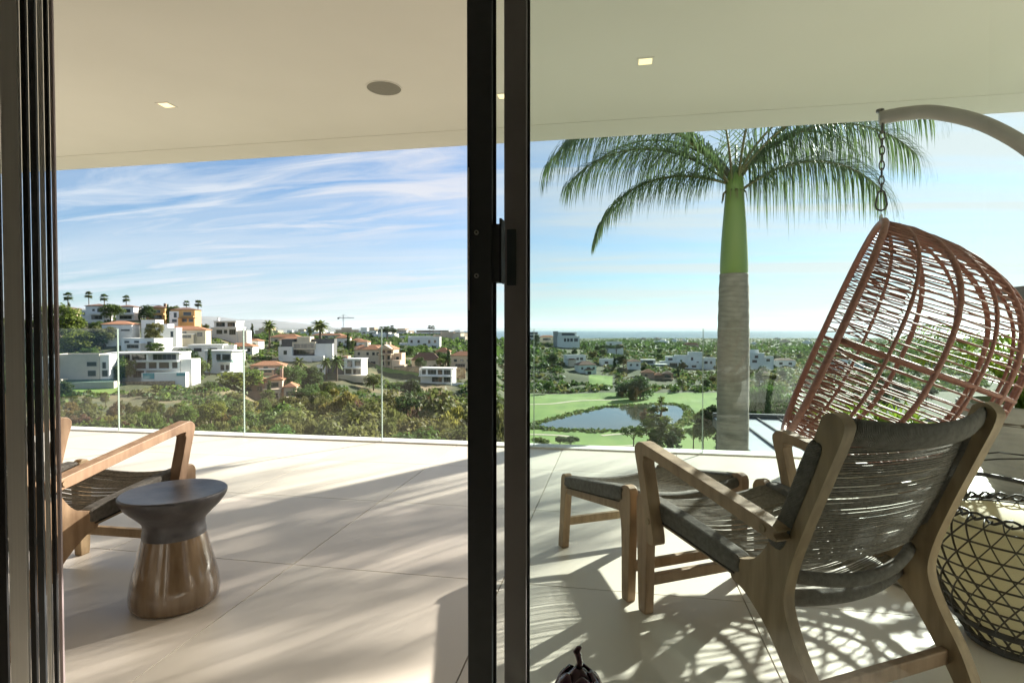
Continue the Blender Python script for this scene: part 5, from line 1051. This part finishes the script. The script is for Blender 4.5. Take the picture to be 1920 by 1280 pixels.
for key, px, D, hpx, by, lab, w in (('r1', 208, 276, 30, 604, 'bushy round tree between the two white ridge houses', 1.3), ('r3', 277, 279, 28, 606, 'dark bushy tree before the ochre house', 1.2), ('r5', 325, 282, 26, 602, 'bushy tree between the ochre houses', .9), ('r4', 112, 255, 60, 640, 'bright lime tree at the edge of the slope', 1.3), ('r4', 140, 235, 42, 668, 'lime green tree on the slope below the ridge', 1.7), ('r2', 195, 240, 34, 650, 'olive tree beside the terracotta roofed white house', 1.1),
                             ('a1', 290, 232, 55, 660, 'tall olive green tree beside the stepped white house', 1.0), ('d1', 505, 345, 42, 650, 'shaggy date palm on the brow by the orange roof', 1.0), ('d1', 600, 395, 38, 645, 'bushy palm on the skyline behind the dark villa', 1.5), ('d1', 581, 395, 26, 643, 'smaller palm on the skyline by the dark villa', 1.0),
                             ('r4', 225, 178, 45, 722, 'lime green tree between the beige and the large white house', 1.1), ('r3', 345, 206, 48, 712, 'dark broad tree right of the large white villa', 1.2), ('r1', 365, 203, 40, 715, 'green tree beside the dark broad tree and white villa', 1.1), ('s4', 440, 196, 26, 722, 'yellow lime hedge tree beside the terracotta villa', 2.0), ('s4', 470, 198, 24, 716, 'yellow lime shrub behind the terracotta villa', 1.8),
                             ('r1', 545, 212, 46, 738, 'green tree behind the loggia villa', 1.1), ('d1', 560, 240, 45, 722, 'palm below the dark villa', 1.0), ('d1', 632, 258, 48, 722, 'palm in front of the thin roofed white house', 1.0), ('d1', 612, 262, 36, 712, 'shorter palm beside the thin roofed white house', 1.0), ('r3', 585, 232, 40, 735, 'dark tree right of the blue pool', 1.3),
                             ('u1', 1188, 188, 44, 842, 'umbrella pine on the near fairway', 1.0), ('u2', 1070, 180, 30, 848, 'right tree of the small pair on the near fairway', .95), ('u2', 1050, 184, 26, 844, 'left tree of the small pair on the near fairway', .8), ('u1', 1012, 178, 30, 850, 'pale bushy tree by the sand patch', 1.0),
                             ('c2', 1238, 168, 105, 850, 'tall feathery conifer in front of the pond', 1.6), ('a5', 1212, 186, 42, 812, 'rust tinged tree at the shore beside the tall conifer', 1.0), ('c1', 1262, 160, 52, 855, 'shorter conifer beside the tall feathery one', 1.2), ('u1', 1300, 182, 40, 842, 'small pine right of the conifers', .9), ('a1', 1318, 176, 75, 842, 'slender bare tree by the right pond shore', 1.0), ('r3', 1200, 318, 46, 760, 'broad dark tree on the far pond shore', 1.15), ('r3', 1173, 330, 34, 757, 'dark round tree left of the broad shore tree', 1.1), ('a1', 1186, 312, 40, 762, 'brownish bare tree on the far pond shore', .7),
                             ('c1', 1345, 150, 118, 850, 'big dark conifer behind the palm trunk', 1.3), ('c2', 1385, 165, 90, 835, 'dark conifer right of the palm trunk', 1.2), ('a3', 1440, 150, 128, 850, 'tall soft green tree beside the hanging chair rim', 1.2)):
    treepx(key, px, D, hpx, lab, None, w, by)
# the wood on the near slope, three ragged rows
lbl = {'a1': 'slender olive green tree in the wood below the balustrade', 'a2': 'yellowish feathery tree in the wood below the balustrade', 'a3': 'soft green slender tree in the wood below the balustrade', 'a4': 'greyish olive feathery tree in the wood below the balustrade', 'a5': 'rust brown thin tree in the wood below the balustrade', 'r1': 'leafy green round tree in the wood below the balustrade', 'r2': 'olive round tree in the wood below the balustrade', 'r3': 'dark round tree in the wood below the balustrade', 'r4': 'bright lime round tree in the wood below the balustrade', 'r5': 'mid green round tree in the wood below the balustrade', 'c2': 'green conifer in the wood below the balustrade'}
def band(x0, x1, n, D0, D1, top0, top1, keys, grp, topf=None):
    for k in range(n):
        px = x0 + (x1 - x0) * (k + RT.uniform(.1, .9)) / n; D = RT.uniform(D0, D1); ty = topf(px) if topf else RT.uniform(top0, top1)
        ty += RT.uniform(-10, 12); p = T(px, D); top = Zy(ty, D); h = max(3.5, min(top - p.z, 16)); key = RT.choice(keys); p.z = top - h if top - h > p.z + .4 and False else p.z
        tree(key, p, h, lbl[key], grp, RT.uniform(.75, 1.15))
G1 = 'trees of the wood below the balustrade'
tf = lambda px: float(np.interp(px, [100, 200, 260, 330, 400, 470, 560, 640, 720, 780, 870], [745, 752, 742, 765, 748, 752, 752, 735, 752, 758, 728]))
band(60, 900, 34, 118, 150, 0, 0, ['a1', 'a3', 'a4', 'r2', 'a2', 'r5', 'a1', 'a4', 'r3'], G1, tf)
band(60, 920, 30, 85, 112, 0, 0, ['a1', 'a4', 'a1', 'r2', 'a2', 'r5', 'a4', 'a5', 'a2'], G1, lambda px: tf(px) + 16)
band(80, 930, 26, 56, 78, 0, 0, ['a1', 'a4', 'r2', 'a2', 'a3', 'r2', 'a4', 'a1'], G1, lambda px: tf(px) + 38)
band(60, 930, 14, 36, 50, 0, 0, ['r1', 'r2', 'a4', 'r5'], G1, lambda px: 818)
for px, D, hp, lab in ((636, 92, 105, 'large pale yellow feathery tree in the middle of the wood'), (618, 98, 80, 'yellow green tree leaning out beside the pale feathery one')): treepx('a2', px, D, hp, lab, None, 1.25, 835)
for px, D, hp in ((160, 62, 42), (185, 60, 36), (140, 64, 40), (235, 58, 30)): treepx('a5', px, D, hp, 'rust brown bush low in the wood', 'rust brown bushes of the wood', 1.3, 822)
treepx('r4', 395, 74, 42, 'bright lime round bush in the wood', None, 1.3, 800); treepx('r4', 340, 66, 40, 'lime green bush left of the brighter one in the wood', None, 1.4, 808)
# gardens on the hillside
G2 = 'garden trees between the villas'; glbl = {'r': 'leafy garden tree between the hillside villas', 's': 'rounded garden shrub between the hillside villas', 'd': 'small garden palm between the hillside villas', 'a': 'slender garden tree between the hillside villas', 'u': 'flat topped garden pine between the hillside villas'}
BAD = [(162, 200, 260, 292), (215, 252, 262, 295), (275, 308, 262, 300), (322, 372, 262, 292), (192, 252, 225, 255), (265, 328, 232, 262), (392, 450, 300, 332), (112, 196, 160, 180), (212, 362, 174, 196), (380, 448, 200, 232), (300, 412, 220, 246), (525, 625, 275, 312), (460, 556, 180, 212), (588, 682, 245, 280), (660, 765, 300, 345), (780, 858, 270, 312), (740, 870, 312, 330), (845, 890, 320, 352)]
def ok(px, D): return not any(a - 2 < px < b + 2 and c < D < d for a, b, c, d in BAD)
n = 0
while n < 105:
    px = RT.uniform(105, 900); D = RT.uniform(172, 420)
    if not ok(px, D): continue
    key = RT.choice(['r1', 'r5', 'r3', 's1', 's3', 's4', 's5', 'd1', 'r2', 's1', 's5', 'a3']); p = T(px, D); hh = {'r': RT.uniform(4.0, 7.5), 's': RT.uniform(2, 3.6), 'd': RT.uniform(4, 7), 'a': RT.uniform(5, 8), 'u': 6}[key[0]]
    tree(key, p, hh, glbl[key[0]], G2 + (' (shrubs)' if key[0] == 's' else ''), RT.uniform(.9, 1.5)); n += 1
G3 = 'trees on the slope beyond the pond'; n = 0
BAD2 = [(1040, 1095, 560, 610), (1060, 1128, 385, 450), (1106, 1155, 370, 425), (1205, 1265, 380, 420), (1225, 1345, 480, 525), (1135, 1175, 600, 645), (1172, 1205, 420, 455), (1395, 1450, 470, 505)]
while n < 70:
    px = RT.uniform(965, 1760); D = RT.uniform(345, 640)
    if any(a - 3 < px < b + 3 and c < D < d for a, b, c, d in BAD2): continue
    key = RT.choice(['r1', 'r3', 'r5', 'u2', 'r3', 'c2', 'u1', 'd1', 'c1', 'r2']); hh = {'r': RT.uniform(5, 9), 'u': RT.uniform(7, 11), 'c': RT.uniform(8, 13), 'd': RT.uniform(5, 8)}[key[0]]
    tree(key, T(px, D), hh, {'r': 'round leafy tree on the slope beyond the pond', 'u': 'umbrella pine on the slope beyond the pond', 'c': 'conifer on the slope beyond the pond', 'd': 'palm on the slope beyond the pond'}[key[0]], G3, RT.uniform(.9, 1.4)); n += 1
for k in range(16):
    px = RT.uniform(1395, 1800); D = RT.uniform(150, 320); key = RT.choice(['c1', 'c2', 'r3', 'r1', 'a3']); tree(key, T(px, D), RT.uniform(8, 13), 'tree of the dark grove beyond the metal roofed annex', 'trees of the grove beyond the annex', RT.uniform(.9, 1.3))
for k in range(26):
    px = RT.uniform(-420, 60); D = RT.uniform(60, 260); key = RT.choice(['a1', 'r2', 'a4', 'r5', 'r1']); tree(key, T(px, D), RT.uniform(6, 9), 'tree on the slope beyond the grey door jamb', 'trees of the slope beyond the door jamb', RT.uniform(.9, 1.3))
# palms along the skyline city
for px, top, D in ((715, 612, 690), (722, 611, 690), (728, 613, 690), (735, 614, 700), (812, 614, 800), (806, 615, 800), (1138, 622, 600), (1156, 624, 610)):
    treepx('f1' if px < 1000 else 'u2', px, D, 20, 'palm of the cluster among the skyline apartment blocks' if px < 1000 else 'dark pine on the ridge between the white villas', 'skyline palm cluster' if px < 1000 else 'ridge pines', 1.2)
treepx('u2', 726, 600, 26, 'flat topped pine behind the peach mansion', None, 1.2)

# scrub, reeds and the far woods: masses nobody could count
def mass(name, label, n, fn, nl, spread, size, cols, flatz=.7):
    per = {c: [] for c in cols}
    for _ in range(n):
        q = fn()
        if q is None: continue
        p, s = q; c = RT.choice(cols); per[c].append((p.x, p.y, p.z, s))
    root = None
    for c, lst in per.items():
        a = np.array(lst); m = len(a); k = np.repeat(np.arange(m), nl); tot = m * nl
        d = NR.normal(size=(tot, 3)); d /= np.linalg.norm(d, axis=1)[:, None]; d[:, 2] = np.abs(d[:, 2]) * flatz; s = a[k, 3][:, None]; p = a[k, :3] + d * s * spread * NR.uniform(.6, 1.1, tot)[:, None]
        nr = d + NR.normal(size=(tot, 3)) * .6; nr /= np.linalg.norm(nr, axis=1)[:, None]; u = np.cross(nr, NR.normal(size=(tot, 3))); u /= np.linalg.norm(u, axis=1)[:, None]; w = np.cross(nr, u); z = s * size * NR.uniform(.6, 1.3, tot)[:, None]
        v = np.stack([p - u * z, p - w * z * .7, p + u * z, p + w * z * .7], 1).reshape(-1, 3); me = bpy.data.meshes.new(name); me.from_pydata(v.tolist(), [], np.arange(4 * tot).reshape(-1, 4).tolist()); me.materials.append(LM[c]); me.update()
        o = bpy.data.objects.new(name, me); COL.objects.link(o); o['kind'] = 'stuff'; tag(o, label, 'vegetation')
def hill_scrub():
    px = RT.uniform(-650, 960); D = RT.uniform(135, 430)
    if not ok(px, D) or lawn(px, D): return None
    if noise.noise(Vector((px * D / F * .045, D * .045, 9))) < -.22: return None
    return T(px, D), RT.uniform(.8, 2.0)
mass('hillside_scrub', 'low scrub covering the dry hillside between the villas', 10500, hill_scrub, 18, 1.1, .40, ['green', 'olive', 'dark'])
def slope_scrub():
    px = RT.uniform(-600, 980); D = RT.uniform(14, 135); return T(px, D), RT.uniform(.6, 1.5)
mass('slope_undergrowth', 'undergrowth beneath the wood below the balustrade', 2000, slope_scrub, 18, 1.0, .30, ['olive', 'green'])
def far_slope():
    px = RT.uniform(940, 1850); D = RT.uniform(345, 800)
    if lawn(px, D) or any(a - 2 < px < b + 2 and c < D < d for a, b, c, d in BAD2): return None
    return T(px, D), RT.uniform(1.4, 3.2)
mass('far_slope_thicket', 'thicket covering the slope beyond the pond', 6500, far_slope, 16, 1.0, .42, ['green', 'dark', 'dark', 'olive'])
def shore():
    i = RT.randrange(len(POND)); a, b = Vector(POND[i]), Vector(POND[(i + 1) % len(POND)]); p = a.lerp(b, RT.random()); c = Vector((sum(q[0] for q in POND) / len(POND), sum(q[1] for q in POND) / len(POND), ZP)); d = (p - c).normalized()
    p = p + d * RT.uniform(-.5, 5); p.z = -38.0; return p, RT.uniform(.6, 1.3)
mass('shore_reeds', 'dark reeds and low bushes along the shore of the pond', 900, shore, 14, 1.0, .4, ['olive', 'dark', 'green'])
def plain():
    if RT.random() < .6: px = RT.uniform(1000, 2000); D = math.exp(RT.uniform(math.log(800), math.log(6200)))
    else: px = RT.uniform(440, 1000); D = RT.uniform(420, 1300)
    return T(px, D), RT.uniform(3, 6.5)
mass('coastal_woods', 'dark woods of the coastal plain before the sea', 12000, plain, 9, 1.0, .55, ['dark', 'green', 'dark'])
# spiky leaves just below the balustrade
def yucca():
    R = random.Random(3); p = at(856, 832, 6.6) - Vector((0, 0, .55)); r = thing('yucca', 'spiky yucca leaves showing just below the balustrade', 'plant', (p.x, p.y, p.z - 2.2))
    MB().tube([p - UP * 2.2, p], [.10, .07], 8).build('stem', M_BARK, r, world=True)
    for k in range(26):
        a = R.uniform(0, 6.28); e = R.uniform(.2, 1.45); l = R.uniform(.35, .6); m = MB(); v = p.copy(); prev = None
        for g in range(4):
            u = g / 3; ee = e - u * .5; d = Vector((cos(a) * cos(ee), sin(a) * cos(ee), sin(ee))); c_ = Vector((-sin(a), cos(a), 0)); w = .018 * (1 - u ** 1.5) + .001; cur = (v - c_ * w, v + c_ * w)
            if prev: m.quad(prev[0], prev[1], cur[1], cur[0])
            prev = cur; v = v + d * (l / 3)
        m.build('leaf', LM['green'], r, world=True)
yucca()

# ------------------------------------------------------------------ the air
def haze():
    m = bpy.data.materials.new('haze_air'); m.use_nodes = True; t = m.node_tree; t.nodes.clear(); o = N(t, 'ShaderNodeOutputMaterial'); v = N(t, 'ShaderNodeVolumePrincipled')
    v.inputs['Color'].default_value = (.80, .88, 1.0, 1); v.inputs['Density'].default_value = 1.4e-5; v.inputs['Anisotropy'].default_value = .2; t.links.new(v.outputs[0], o.inputs['Volume'])
    b = MB().box(-37000, 37000, -37000, 37000, -160, 430).build('haze', m); b['kind'] = 'stuff'; tag(b, 'thin blue haze over the valley and the sea', 'haze')
haze()
